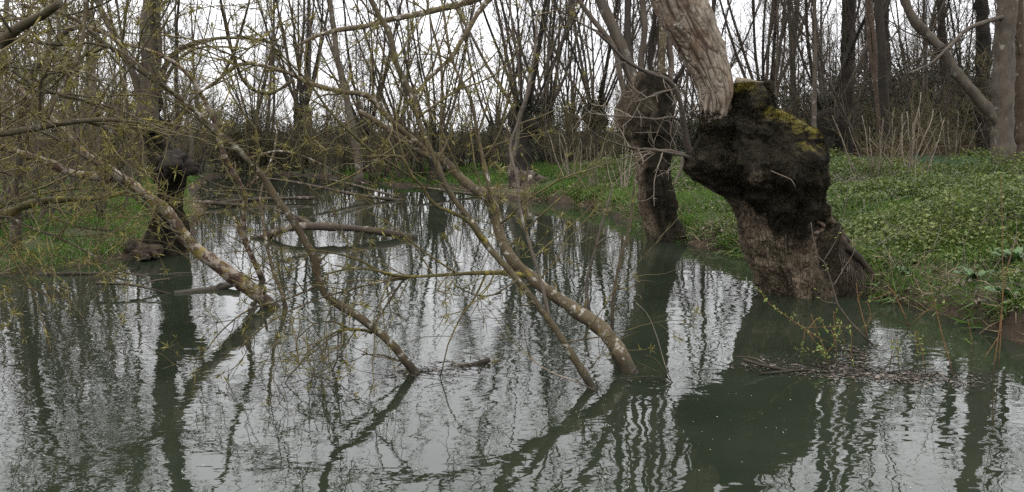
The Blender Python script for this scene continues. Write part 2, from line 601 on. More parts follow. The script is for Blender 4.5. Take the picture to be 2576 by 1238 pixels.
M['ground'] = k.done(col, 0.95, 0.15)
gme = quads_mesh('ground', np.stack([X.ravel(), Y.ravel(), Z], 1), Q, True, {'land': np.clip(S0, 0, 1)})
ground = tag(link_mesh('ground', gme, M['ground']), 'muddy green banks around the dark pond', kind='structure')

# water: opaque murky green, still, with low ripples
k = NT('pond_water')
vc = k.coord((1, 1, 1))
n1 = k.noise(k.coord((1.0, 1.4, 1)), 2.3, 2, 0.45, 0.4)
n2 = k.noise(k.coord((1.0, 1.6, 1)), 7.0, 1, 0.4, 0.8)
n3 = k.noise(k.coord((1.0, 1.5, 1)), 20.0, 1, 0.4, 0.5)
amp = k.ramp(k.noise(vc, 0.45, 2), [(0.38, 0.25), (0.62, 1.0)])
# a breath of wind ruffles the open water in the middle
sx = k.n('ShaderNodeSeparateXYZ')
k.l(vc, sx.inputs[0])
def gauss2(cx, cy, rx, ry):
    a = k.math('DIVIDE', k.math('SUBTRACT', sx.outputs[0], cx), rx)
    b = k.math('DIVIDE', k.math('SUBTRACT', sx.outputs[1], cy), ry)
    q = k.math('ADD', k.math('MULTIPLY', a, a), k.math('MULTIPLY', b, b))
    return k.math('POWER', 2.718, k.math('MULTIPLY', q, -1.0))
rf = k.math('ADD', gauss2(-1.0, 7.2, 1.7, 1.3), k.math('MULTIPLY', gauss2(-1.6, 5.0, 1.8, 1.0), 0.8))
calm = k.math('POWER', k.math('DIVIDE', 7.5, k.math('MAXIMUM', sx.outputs[1], 7.5)), 1.7)
h = k.math('MULTIPLY', k.math('MULTIPLY', n1, k.math('MULTIPLY_ADD', calm, 0.85, 0.15)), 0.0042)
h = k.math('ADD', h, k.math('MULTIPLY', k.math('MULTIPLY', k.math('MULTIPLY', n2, amp), calm), 0.00115))
h = k.math('ADD', h, k.math('MULTIPLY', k.math('MULTIPLY', n3, k.math('MULTIPLY_ADD', rf, 1.0, 0.06)), 0.00042))
k.bump(h, 1.0, 1.0)
colw = k.ramp(k.noise(vc, 0.7, 3), [(0.3, (0.0088, 0.0115, 0.0072)), (0.7, (0.0145, 0.0185, 0.0115))])
k.b.inputs['IOR'].default_value = 1.333
M['water'] = k.done(colw, 0.0, 0.5)
wx, wy = np.array([-45.0, 25.0]), np.array([-3.0, 60.0])
wme = quads_mesh('pond_water', np.array([(-45, -3, 0), (25, -3, 0), (25, 60, 0), (-45, 60, 0)], float), [[0, 1, 2, 3]], False)
tag(link_mesh('pond_water', wme, M['water']), 'murky still green pond mirroring the bare trees', kind='structure')

# ------------------------------------------------------------------ old pollards in the pond's edge
k = NT('old_bark')
v = k.coord((1, 1, 0.32))
n1 = k.noise(v, 22, 6, 0.7, 0.3)
n2 = k.noise(k.coord(), 3.0, 4)
wo = k.n('ShaderNodeTexVoronoi', feature='DISTANCE_TO_EDGE')
wo.inputs['Scale'].default_value = 30
k.l(v, wo.inputs['Vector'])
pl = k.ramp(n1, [(0.3, (0.026, 0.020, 0.012)), (0.7, (0.084, 0.068, 0.045))])
pl = k.mix(k.ramp(n2, [(0.42, 0.0), (0.62, 1.0)]), pl, k.ramp(n1, [(0.3, (0.055, 0.041, 0.027)), (0.7, (0.155, 0.123, 0.088))]))
pl = k.mix(k.ramp(wo.outputs[0], [(0.0, 0.45), (0.08, 0.0)]), pl, (0.02, 0.013, 0.009))
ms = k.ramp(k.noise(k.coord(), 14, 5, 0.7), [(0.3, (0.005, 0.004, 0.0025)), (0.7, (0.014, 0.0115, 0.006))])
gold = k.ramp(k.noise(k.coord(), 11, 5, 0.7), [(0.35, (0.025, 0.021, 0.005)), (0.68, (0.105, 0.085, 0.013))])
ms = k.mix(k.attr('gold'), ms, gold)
col = k.mix(k.attr('moss'), pl, ms)  # on the big pollard this mask also carries painted shade of the root cavity
bh = k.math('ADD', k.math('MULTIPLY', n1, 0.6), k.ramp(wo.outputs[0], [(0.0, 0.0), (0.14, 1.0)]))
k.bump(bh, 0.9, 0.012)
M['old_bark'] = k.done(col, 0.95, 0.12)
k = NT('ash_bark')
v = k.coord((1, 1, 0.24))
n1 = k.noise(v, 26, 6, 0.7, 0.5)
wo = k.n('ShaderNodeTexVoronoi', feature='DISTANCE_TO_EDGE')
wo.inputs['Scale'].default_value = 26
dn = k.mix(0.07, v, k.n('ShaderNodeTexNoise').outputs['Color'])
k.l(dn, wo.inputs['Vector'])
pl = k.ramp(n1, [(0.28, (0.062, 0.050, 0.037)), (0.72, (0.18, 0.153, 0.118))])
pl = k.mix(k.ramp(k.noise(k.coord(), 2.2, 4), [(0.5, 0.0), (0.64, 0.75)]), pl, k.ramp(n1, [(0.3, (0.06, 0.034, 0.021)), (0.7, (0.145, 0.092, 0.062))]))
pl = k.mix(k.ramp(k.noise(k.coord(), 5.5, 5), [(0.60, 0.0), (0.66, 0.8)]), pl, (0.29, 0.27, 0.23))
col = k.mix(k.ramp(k.attr('crack'), [(0.04, 0.95), (0.30, 0.0)]), pl, (0.03, 0.02, 0.014))
k.bump(n1, 0.9, 0.012)
M['ash_bark'] = k.done(col, 0.95, 0.15)

def interp_smooth(ys, vs, q):
    """monotone-ish cubic through (ys, vs) at q"""
    ys, vs = np.array(ys, float), np.array(vs, float)
    m = np.gradient(vs, ys)
    i = np.clip(np.searchsorted(ys, q) - 1, 0, len(ys) - 2)
    h = ys[i + 1] - ys[i]
    t = (q - ys[i]) / h
    return ((2 * t ** 3 - 3 * t ** 2 + 1) * vs[i] + (t ** 3 - 2 * t ** 2 + t) * h * m[i] + (-2 * t ** 3 + 3 * t ** 2) * vs[i + 1] + (t ** 3 - t ** 2) * h * m[i + 1])
def profile_trunk(prof, d, depth, rows, nang, disp, dshift=None):
    """trunk from an outline: rows of (y, left, right) in pixels at the distance d. Returns V (rows,nang,3), outward dirs, row pixel y, angle"""
    prof = sorted(prof)
    ys = [p[0] for p in prof]
    q = np.linspace(ys[0], ys[-1], rows)
    xl = interp_smooth(ys, [p[1] for p in prof], q)
    xr = interp_smooth(ys, [p[2] for p in prof], q)
    an = np.arange(nang) * 2 * math.pi / nang
    V = np.zeros((rows, nang, 3))
    N = np.zeros((rows, nang, 3))
    for i in range(rows):
        a, b = P(xl[i], q[i], d), P(xr[i], q[i], d)
        c = (a + b) / 2
        r = (b - a).length / 2
        dy = dshift(q[i]) if dshift else 0.0
        V[i, :, 0] = c.x + r * np.cos(an)
        V[i, :, 1] = c.y + dy + r * depth * np.sin(an)
        V[i, :, 2] = c.z
        N[i, :, 0] = np.cos(an)
        N[i, :, 1] = np.sin(an)
    D = disp(V.reshape(-1, 3), np.repeat(q, nang), np.tile(an, rows))
    V = V.reshape(-1, 3) + N.reshape(-1, 3) * D[:, None]
    idx = np.arange(rows * nang).reshape(rows, nang)
    a, b = idx[:-1], idx[1:]
    Q = np.stack([a, b, np.roll(b, -1, 1), np.roll(a, -1, 1)], -1).reshape(-1, 4)
    Q = Q[:, ::-1]
    # close the top
    V = np.vstack([V, V[idx[0]].mean(axis=0)])
    t = len(V) - 1
    cap = np.stack([idx[0], np.roll(idx[0], -1), np.full(nang, t), np.full(nang, t)], 1)
    return V, Q, cap, np.repeat(q, nang), np.tile(an, rows), idx
def trunk_mesh(name, V, Q, cap, attrs):
    loops = np.concatenate([Q.ravel(), cap[:, :3].ravel()])
    starts = np.concatenate([np.arange(len(Q)) * 4, len(Q) * 4 + np.arange(len(cap)) * 3])
    return raw_mesh(name, V, starts, None, loops, True, attrs)

# ---- the big pollarded ash on the right
BIGD = dist_at(735)
pr = [(775, 1942, 2125), (752, 1936, 2120), (735, 1930, 2116), (700, 1912, 2108), (660, 1898, 2100), (620, 1886, 2092), (580, 1870, 2080), (540, 1850, 2067), (500, 1818, 2058), (470, 1775, 2053),
      (442, 1735, 2055), (418, 1716, 2058), (392, 1724, 2058), (362, 1744, 2046), (332, 1757, 2030), (312, 1763, 2008), (296, 1788, 1984), (278, 1812, 1960), (258, 1830, 1947), (238, 1838, 1938), (220, 1840, 1930), (209, 1843, 1925)]
def big_disp(p, y, a):
    lo = sstep(470, 640, y)
    tp = sstep(205, 235, y)
    fl = 0.05 * lo * np.sin(a * 5 + 3 * fbm(p * (1.2, 1.2, 0.5), 2, 3)) + 0.03 * lo * np.sin(a * 9 + 1)
    big = 0.11 * fbm(p * 2.3, 3, 21) * tp
    b1, b2 = worley(p * 3.1, 25)
    big = big + 0.10 * (0.45 - b1) * tp * (1 - 0.6 * lo)
    big = np.where(big < 0, big * sstep(1.0, 0.8, np.abs(np.cos(a))) + 0.0, big * (0.4 + 0.6 * sstep(1.0, 0.85, np.abs(np.cos(a)))))
    med = 0.045 * fbm(p * 6.0, 3, 31) + 0.03 * np.abs(vnoise(p * (9, 9, 3.5), 35)) * lo
    f1, f2 = worley(p * (21, 21, 13) + 0.6 * np.stack([vnoise(p * 9, 51), vnoise(p * 9, 52), vnoise(p * 9, 53)], 1), 5)
    rd = np.minimum(np.abs(vnoise(p * (10, 10, 3.2) + 0.6 * np.stack([vnoise(p * 5, 61), vnoise(p * 5, 62), vnoise(p * 5, 63)], 1), 65)) * 2.6, np.abs(vnoise(p * (17, 17, 8), 66)) * 3.2 + 0.15)
    fine = (0.028 * np.clip(rd, 0, 1) + 0.006 * np.clip((f2 - f1) * 3, 0, 1)) * sstep(440, 560, y)
    tuft = 0.016 * fbm(p * 22, 2, 44) * (1 - lo)
    return fl + big + med + fine + tuft - 0.02
NRW, NAN = 350, 430
V, Q, cap, qy, qa, idx = profile_trunk(pr, BIGD, 0.92, NRW, NAN, big_disp)
fv = V[:-1]
edge = 512 + 60 * fbm(fv * (5, 5, 3), 3, 61) + 45 * vnoise(fv * 1.3, 67)
moss = 1 - sstep(edge - 20, edge + 20, qy)
px_ = 1288 + fv[:, 0] / fv[:, 1] * FOC / (CP)          # rough picture column, only to place the bare bark on the left bulge
bare = sstep(0.0, 0.5, -np.cos(qa) - 0.72 + 0.22 * fbm(fv * 4, 3, 71)) * sstep(372, 395, qy)
moss = moss * (1 - bare)
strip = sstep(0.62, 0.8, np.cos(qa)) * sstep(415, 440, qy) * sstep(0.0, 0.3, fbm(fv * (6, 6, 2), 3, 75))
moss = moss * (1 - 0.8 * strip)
moss = np.maximum(moss, 0.85 * sstep(0.25, 0.75, np.cos(qa) + 0.35 * fbm(fv * (4, 4, 2), 3, 77)) * sstep(500, 560, qy))  # mask also carries painted shade of the root cavity, low on the right
# fresh gold-green moss grows on the light side and on what faces the sky
nzr = np.zeros(len(fv))
vv = fv.reshape(NRW, NAN, 3)
dz = np.gradient(np.hypot(vv[:, :, 0] - vv[:, :, 0].mean(1, keepdims=True), vv[:, :, 1] - vv[:, :, 1].mean(1, keepdims=True)), axis=0) / (np.abs(np.gradient(vv[:, :, 2], axis=0)) + 1e-6)
dcx = np.gradient(vv[:, :, 0].mean(1))[:, None] / (np.abs(np.gradient(vv[:, :, 2], axis=0)) + 1e-6) * np.cos(qa).reshape(NRW, NAN)
upf = (dz + dcx).ravel()
gold = sstep(0.5, 1.5, upf + 0.45 * fbm(fv * 7, 3, 81)) * sstep(0.1, 0.6, np.cos(qa) + 0.35 * fbm(fv * 3, 2, 84)) * sstep(440, 330, qy)
gold = np.maximum(gold, sstep(236, 214, qy + 14 * fbm(fv * 9, 2, 83)) * sstep(0.35, -0.3, np.cos(qa)))
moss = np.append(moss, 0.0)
gold = np.append(gold, 0.0)
bigpos = Vector((float(fv[idx[-1], 0].mean()), BIGD, 0.0))
ash = thing('pollard_ash', 'massive old pollard leaning over the water, head wrapped in dark moss, one pale stem', 'tree', bigpos)
Vb = V - np.array(bigpos)
tme = trunk_mesh('trunk', Vb, Q, cap, {'moss': moss, 'gold': gold})  # moss also carries painted shade of the root cavity
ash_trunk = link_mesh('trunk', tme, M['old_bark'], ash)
ash_trunk['label'] = 'swollen mossy trunk with bare flaking bark near the water'
# sawn face on the stump of the lost limb
tr_ = V[idx[0]]
ct = Vector(tuple(tr_.mean(0)))
cr_ = float(np.hypot(tr_[:, 0] - ct.x, tr_[:, 1] - ct.y).mean())
T = Tubes()
T.add([ct + Vector((0.02, 0, -0.05)), ct + Vector((0.02, 0, 0.014)), ct + Vector((0.022, 0, 0.022))], [cr_ * 0.9, cr_ * 0.93, cr_ * 0.9], 24)
cutf = T.build('cut_face', M['cut'], ash)
cutf['label'] = 'pale sawn top of the lost limb'
# moss tufts
sel = np.where((moss[:-1] > 0.5) & (qy < 575))[0]
sel = NR.choice(sel[NR.random(len(sel)) < sstep(-0.5, 0.35, fbm(fv[sel] * 6.5, 2, 87))], 24000)
cx = (vv - vv.mean(1, keepdims=True)).reshape(-1, 3)[sel]
cx[:, 2] = np.clip(upf[sel], -0.3, 1.5) * np.linalg.norm(cx[:, :2], axis=1)
cx /= np.linalg.norm(cx, axis=1, keepdims=True)
k = NT('moss_tuft')
mcol = k.mix(k.attr('tint'), k.ramp(k.noise(k.coord(), 12, 4), [(0.3, (0.005, 0.004, 0.0025)), (0.7, (0.015, 0.012, 0.006))]), k.ramp(k.noise(k.coord(), 13, 4), [(0.3, (0.03, 0.026, 0.006)), (0.7, (0.115, 0.095, 0.016))]))
M['moss'] = k.done(mcol, 0.95, 0.1)
LV = Leaves()
ns = len(sel)
LV.add(fv[sel] + NR.normal(size=(ns, 3)) * 0.006, cx + runit(ns) * 0.55 + (0, 0, -0.15), runit(ns), NR.uniform(0.012, 0.034, ns), NR.uniform(0.006, 0.014, ns), np.clip(gold[sel] + NR.normal(size=ns) * 0.08, 0, 1))
LV.build('moss_tufts', M['moss'], ash)
# the thick live stem
sp = [(1806, 400), (1802, 350), (1798, 310), (1802, 235), (1779, 157), (1745, 80), (1725, 38), (1707, 0), (1672, -90), (1630, -230), (1590, -420), (1560, -640)]
pts = smooth_path([P(x, y, BIGD - 0.16 + 0.0009 * (400 - y)) for x, y in sp], 0.008)
zz = np.array([p.z for p in pts])
def stem_r(y):
    return np.interp(y, [-640, -200, 0, 80, 157, 235, 300, 345, 400], [38, 54, 61, 58, 53, 44, 33, 25, 20])
pp = np.array([tuple(p) for p in pts])
ypix = np.interp(np.arange(len(pp)) / (len(pp) - 1), np.linspace(0, 1, 60), np.interp(np.linspace(0, 1, 60), np.linspace(0, 1, len(sp)), [s[1] for s in sp]))
ac = np.concatenate([[0], np.cumsum([(P(*sp[i + 1], BIGD) - P(*sp[i], BIGD)).length for i in range(len(sp) - 1)])])
ypix = np.interp(np.linspace(0, ac[-1], len(pp)), ac, [s[1] for s in sp])
rr = stem_r(ypix) * BIGD / FOC
NA = 260
an = np.arange(NA) * 2 * math.pi / NA
tg = np.gradient(pp, axis=0)
tg /= np.linalg.norm(tg, axis=1, keepdims=True)
e1 = np.cross(tg, (0, 1, 0))
e1 /= np.linalg.norm(e1, axis=1, keepdims=True)
e2 = np.cross(tg, e1)
dirs = np.cos(an)[None, :, None] * e1[:, None, :] + np.sin(an)[None, :, None] * e2[:, None, :]
Vs = pp[:, None, :] + dirs * rr[:, None, None]
# bark plates: cells long along the stem
al = np.repeat(np.arange(len(pp)) * 0.008, NA)
uu = np.stack([np.tile(np.cos(an), len(pp)) * np.repeat(rr, NA), np.tile(np.sin(an), len(pp)) * np.repeat(rr, NA), al], 1)
wv = uu * (20, 20, 8) + 0.8 * np.stack([vnoise(uu * 9, 91), vnoise(uu * 9, 92), vnoise(uu * 9, 93)], 1)
wp_ = 0.55 * np.stack([fbm(uu * (7, 7, 4), 2, 91), fbm(uu * (7, 7, 4), 2, 92), fbm(uu * 5, 2, 93)], 1)
c1 = np.abs(vnoise(uu * (15, 15, 3.4) + wp_, 101)) * 1.6
c2 = np.abs(vnoise(uu * (24, 24, 7) + wp_ * 1.3, 102)) * 1.9 + 0.05
c3 = np.abs(vnoise(uu * (9, 9, 15) + wp_ * 1.5, 103)) * 2.2 + 0.10
crk = np.minimum(np.minimum(c1, c2), c3)
opn = sstep(-0.5, 0.5, fbm(uu * 4, 3, 97))
crk = crk + 0.35 * (1 - opn) * np.clip(vnoise(uu * (14, 14, 5), 98) + 0.3, 0, 1)
dsp = 0.016 * np.clip(crk * 2.8, 0, 1) + 0.03 * fbm(uu * 3, 2, 95) + 0.006 * fbm(uu * 30, 2, 96)
Vs = Vs.reshape(-1, 3) + dirs.reshape(-1, 3) * dsp[:, None]
ix = np.arange(len(Vs)).reshape(-1, NA)
a, b = ix[:-1], ix[1:]
Qs = np.stack([a, np.roll(a, -1, 1), np.roll(b, -1, 1), b], -1).reshape(-1, 4)
sme = quads_mesh('stem', Vs - np.array(bigpos), Qs, True, {'crack': crk})
ash_stem = link_mesh('stem', sme, M['ash_bark'], ash)
jm = np.where(ypix > 270)[0]
jv = (jm[:, None] * NA + np.arange(NA)[None, :]).ravel()
jn = np.repeat(ypix[jm], NA) + 30 * fbm(Vs[jv] * 5, 2, 88) + 14 * vnoise(Vs[jv] * 14, 89)
jv = jv[(jn > 298) & (NR.random(len(jv)) < 0.22)]
LV = Leaves()
nj = len(jv)
LV.add(Vs[jv], dirs.reshape(-1, 3)[jv] + runit(nj) * 0.6 + (0, 0, -0.2), runit(nj), NR.uniform(0.012, 0.034, nj), NR.uniform(0.008, 0.018, nj), np.clip(NR.normal(size=nj) * 0.1, 0, 1))
LV.build('moss_tufts', M['moss'], ash)
ash_stem['label'] = 'thick pale stem with cracked bark rising out of the picture'
# roots and hanging rootlets on its right foot
for px, w0, w1 in (([(2040, 490), (2010, 497), (2035, 520), (2068, 545), (2100, 570), (2135, 610)], 16, 15), ([(2085, 560), (2120, 610), (2150, 655), (2172, 700), (2190, 760)], 26, 20), ([(2060, 545), (2100, 600), (2130, 660), (2140, 720), (2142, 770)], 36, 30),
                   ([(2130, 620), (2175, 665), (2200, 710), (2205, 765)], 20, 14), ([(2085, 690), (2100, 730), (2098, 775)], 40, 34)):
    T = Tubes()
    q, r = trace(px, BIGD - 0.18, BIGD - 0.02, w0, w1, 0.03, 0.12)
    T.add(q, r, 10)
    o = T.build('root', M['old_root'], ash)
T = Tubes()
for _ in range(70):
    x = R.uniform(2110, 2230)
    p = P(x, 640 + (x - 2110) * 0.7 + R.uniform(-15, 15), BIGD - R.uniform(0.1, 0.4))
    q, r = grow(p, (R.uniform(-.2, .3), -0.25, -1), R.uniform(0.15, 0.45), 0.004, 0.002, 6, 0.12, -0.05, R)
    T.add(q, r, 3)
T.build('rootlets', M['wet_log'], ash, 'stuff')
# knot hole
T = Tubes()
kp = P(2052, 572, BIGD - 0.42)
ring = [kp + Vector((0.085 * math.cos(a), -0.02 * math.sin(a * 2), 0.06 * math.sin(a))) for a in np.linspace(0, 2 * math.pi, 15)]
T.add(ring, [0.02 + 0.006 * math.sin(3 * a) for a in range(15)], 7)
T.build('knot', M['red_bark'], ash)
# its bare side branch with pale twigs, and a limb drooping in from above
twig_spec = [dict(den=6.5, ang=(35, 75), len=(0.25, 0.75), rr=0.011, n=7, wob=0.13, up=0.01, sides=4), dict(den=7, ang=(30, 60), len=(0.1, 0.4), rr=0.01, n=5, wob=0.15, up=0.04)]
def part_branch(root, px, d0, d1, w0, w1, m, label=None, step=0.06, sides=9, knot=0.06):
    T = Tubes()
    q, r = trace(px, d0, d1, w0, w1, step, knot)
    T.add(q, r, sides)
    o = T.build('branch', m, root)
    if label: o['label'] = label
    return q, r
tw = Tubes()
for px, d0, d1, w0, w1 in (([(1750, 392), (1735, 380), (1722, 330), (1714, 270), (1700, 225), (1678, 200), (1640, 186), (1600, 168), (1565, 145), (1535, 112), (1500, 80)], BIGD - 0.1, BIGD - 0.9, 17, 6),
                           ([(1745, 400), (1722, 392), (1690, 380), (1650, 380), (1610, 385), (1560, 402)], BIGD - 0.1, BIGD - 0.9, 10, 4),
                           ([(1720, 385), (1716, 415), (1705, 445), (1695, 465)], BIGD - 0.1, BIGD - 0.3, 10, 5),
                           ([(1700, 225), (1660, 232), (1620, 250), (1590, 258)], BIGD - 0.4, BIGD - 0.9, 6, 3),
                           ([(1720, 310), (1690, 295), (1650, 300), (1610, 296), (1520, 290), (1470, 283)], BIGD - 0.2, BIGD - 1.1, 6, 3),
                           ([(1722, 392), (1650, 378), (1590, 372), (1520, 350), (1480, 325)], BIGD - 0.5, BIGD - 1.2, 6, 3)):
    q, r = part_branch(ash, px, d0, d1, w0, w1, M['pole_bark'])
    sprout([tw], q, r, twig_spec, 0, R, None, 0.0032)
q, r = part_branch(ash, [(2000, 470), (1990, 452), (1962, 440), (1940, 430)], BIGD - 0.75, BIGD - 0.9, 3, 2, M['pale_twig'])
tw.build('twigs', M['pale_twig'], ash, 'stuff')
lt = Tubes()
tips = []
for px, d0, d1, w0, w1 in (([(1640, -180), (1500, -120), (1330, -55), (1180, 2), (1064, 33), (969, 52), (919, 66), (849, 76), (794, 92), (740, 120)], BIGD, 7.2, 30, 7),
                           ([(1330, -55), (1229, 0), (1169, 90), (1134, 145), (1064, 212), (1044, 245), (1030, 300)], 8.2, 7.6, 18, 5)):
    q, r = part_branch(ash, px, d0, d1, w0, w1, M['willow'])
    sprout([lt], q, r, twig_spec, 0, R, tips, 0.003)
lt.build('twigs', M['twig'], ash, 'stuff')
LV = Leaves()
leaf_tips(LV, tips, 3, (0.02, 0.05), (0.004, 0.008), 0.8, 0.3)
LV.build('leaves', M['bud'], ash)

def lump(name, c, rx, ry, rz, m, parent, seed, amp=0.35):
    nr, na = 36, 46
    th_ = np.linspace(0.05, math.pi - 0.05, nr)
    an = np.arange(na) * 2 * math.pi / na
    V = np.stack([np.sin(th_)[:, None] * np.cos(an) * rx, np.sin(th_)[:, None] * np.sin(an) * ry, np.repeat((np.cos(th_) * rz)[:, None], na, 1)], -1).reshape(-1, 3)
    V = V * (1 + amp * fbm(V * (2.0 / max(rx, rz)) + seed, 4, seed) + 0.22 * np.abs(vnoise(V * (6.5 / max(rx, rz)), seed + 2)) - 0.1)[:, None] + np.array(c) - origin(parent)
    ix = np.arange(nr * na).reshape(nr, na)
    a, b = ix[:-1], ix[1:]
    return link_mesh(name, quads_mesh(name, V, np.stack([a, b, np.roll(b, -1, 1), np.roll(a, -1, 1)], -1).reshape(-1, 4)), m, parent)
# ---- second pollard, behind it to the left
SECD = dist_at(603)
pr2 = [(625, 1624, 1750), (603, 1630, 1742), (570, 1622, 1720), (530, 1613, 1703), (480, 1606, 1694), (430, 1600, 1690), (390, 1592, 1688), (360, 1580, 1688), (330, 1556, 1688), (300, 1545, 1690), (270, 1549, 1692),
       (240, 1560, 1692), (215, 1573, 1690), (195, 1588, 1682), (180, 1604, 1662)]
def sec_disp(p, y, a):
    lo = sstep(400, 560, y)
    f1, f2 = worley(p * (13, 13, 3), 7)
    return 0.05 * np.sin(a * 6 + 2.5 * fbm(p * (1.3, 1.3, 0.4), 2, 3)) * lo + 0.05 * fbm(p * 2.6, 3, 121) + 0.03 * fbm(p * 9, 3, 131) + 0.022 * np.clip((f2 - f1) * 3, 0, 1) - 0.02
V, Q, cap, qy, qa, idx = profile_trunk(pr2, SECD, 0.9, 150, 160, sec_disp)
fv = V[:-1]
moss2 = sstep(-0.7, 0.7, np.cos(qa + 0.5) + 0.7 * fbm(fv * 4, 3, 141) + 0.1 + 0.5 * sstep(260, 190, qy))
secpos = Vector((float(fv[idx[-1], 0].mean()), SECD, 0.0))
sec = thing('pollard_tree', 'shorter pollard with ridged trunk, half black with moss, standing behind the big leaning one', 'tree', secpos)
link_mesh('trunk', trunk_mesh('trunk', V - np.array(secpos), Q, cap, {'moss': np.append(moss2, 1), 'gold': np.zeros(len(V))}), M['old_bark'], sec)
tw = Tubes()
pole_spec = [dict(den=2.6, ang=(20, 55), len=(0.5, 2.0), rr=0.009, n=6, wob=0.1, up=0.07, sides=4, t0=0.2), dict(den=3.5, ang=(25, 55), len=(0.2, 0.8), rr=0.01, n=4, wob=0.15, up=0.05)]
for px, w0, w1, m in (([(1640, 320), (1612, 255), (1590, 190), (1560, 110), (1528, 40), (1510, 0), (1480, -70), (1430, -220), (1400, -420), (1390, -700)], 34, 12, 'pole_bark'),
                      ([(1655, 300), (1652, 240), (1648, 195)], 44, 40, 'pole_bark'),
                      ([(1590, 240), (1582, 180), (1578, 100), (1580, 0), (1584, -200), (1575, -520)], 20, 8, 'far_bark'),
                      ([(1620, 220), (1612, 160), (1622, 80), (1616, 0), (1600, -200), (1590, -520)], 18, 8, 'far_bark'),
                      ([(1665, 215), (1664, 150), (1668, 80), (1664, 0), (1668, -260), (1690, -620)], 22, 9, 'willow'),
                      ([(1680, 225), (1690, 170), (1684, 110), (1690, 40), (1688, -100), (1700, -400)], 16, 7, 'far_bark'),
                      ([(1578, 260), (1560, 190), (1545, 120), (1500, 60), (1450, -10), (1400, -120), (1330, -330)], 16, 6, 'pole_bark'),
                      ([(1640, 210), (1636, 130), (1648, 30), (1646, -150), (1640, -450)], 13, 6, 'far_dark'),
                      ([(1690, 215), (1722, 165), (1742, 90), (1760, 0), (1770, -200)], 12, 6, 'far_dark')):
    q, r = part_branch(sec, px, SECD - 0.05, SECD + R.uniform(-0.4, 0.4), w0, w1, M[m], step=0.15)
    if len(px) > 4:
        sprout([tw], q, r, pole_spec, 0, R, None, 0.0055)
tw.build('twigs', M['far_twig'], sec, 'stuff')

# ---- pollard standing in the shallows on the left
LD = dist_at(640)
pr3 = [(665, 345, 478), (645, 350, 470), (610, 366, 464), (560, 380, 462), (510, 384, 462), (460, 382, 468), (430, 374, 470), (405, 366, 466), (380, 362, 440), (350, 354, 416), (310, 348, 404), (270, 346, 400), (235, 348, 396), (205, 352, 392)]
V, Q, cap, qy, qa, idx = profile_trunk(pr3, LD, 0.9, 130, 120, lambda p, y, a: 0.10 * fbm(p * 2.2, 3, 221) + 0.03 * fbm(p * 9, 3, 231) + 0.05 * np.sin(a * 6 + 2 * fbm(p, 2, 4)) * sstep(420, 600, y))
lpos = Vector((float(V[idx[-1], 0].mean()), LD, 0.0))
lpol = thing('pollard_tree', 'dark mossy pollard in the shallows by the left bank, with a black rotten stub', 'tree', lpos)
mo3 = sstep(-0.2, 0.3, fbm(V * 2.2, 3, 241) + 0.35)
link_mesh('trunk', trunk_mesh('trunk', V - np.array(lpos), Q, cap, {'moss': mo3, 'gold': np.zeros(len(V))}), M['old_bark'], lpol)
lump('stub', P(440, 414, LD - 0.25), 0.25, 0.25, 0.17, M['far_dark'], lpol, 5, 0.55)
lump('root', P(348, 632, LD - 0.1), 0.16, 0.2, 0.16, M['old_root'], lpol, 15, 0.6)
lump('root', P(372, 640, LD - 0.5), 0.17, 0.25, 0.10, M['old_root'], lpol, 25, 0.6)
tw, tips = Tubes(), []
for px, w0, w1, m in (([(372, 330), (374, 240), (378, 160), (372, 80), (380, 0), (386, -150), (380, -420), (400, -760)], 48, 20, 'pole_bark'),
                      ([(360, 300), (340, 200), (300, 110), (262, 40), (235, -20), (180, -160), (120, -400)], 20, 8, 'pole_bark'),
                      ([(385, 230), (430, 142), (470, 116), (525, 100), (580, 95), (650, 100), (720, 120)], 15, 5, 'willow_dark'),
                      ([(392, 250), (440, 160), (495, 122), (560, 118), (625, 122)], 10, 4, 'willow_dark'),
                      ([(390, 240), (402, 130), (398, 40), (410, -60), (430, -260)], 13, 6, 'far_bark'),
                      ([(470, 425), (482, 380), (478, 330), (470, 300), (485, 230)], 11, 6, 'pole_bark'),
                      ([(400, 420), (430, 350), (455, 300), (470, 240)], 9, 5, 'far_bark')):
    q, r = part_branch(lpol, px, LD - 0.1, LD + R.uniform(-0.9, 0.2), w0, w1, M[m], step=0.12)
    if w0 < 30 or w1 == 20:
        sprout([tw], q, r, pole_spec, 0, R, tips, 0.0045)
tw.build('twigs', M['olive_twig'], lpol, 'stuff')
LV = Leaves()
leaf_tips(LV, tips, 2, (0.03, 0.07), (0.008, 0.014), 0.9, 0.2)
LV.build('leaves', M['olive_bud'], lpol)

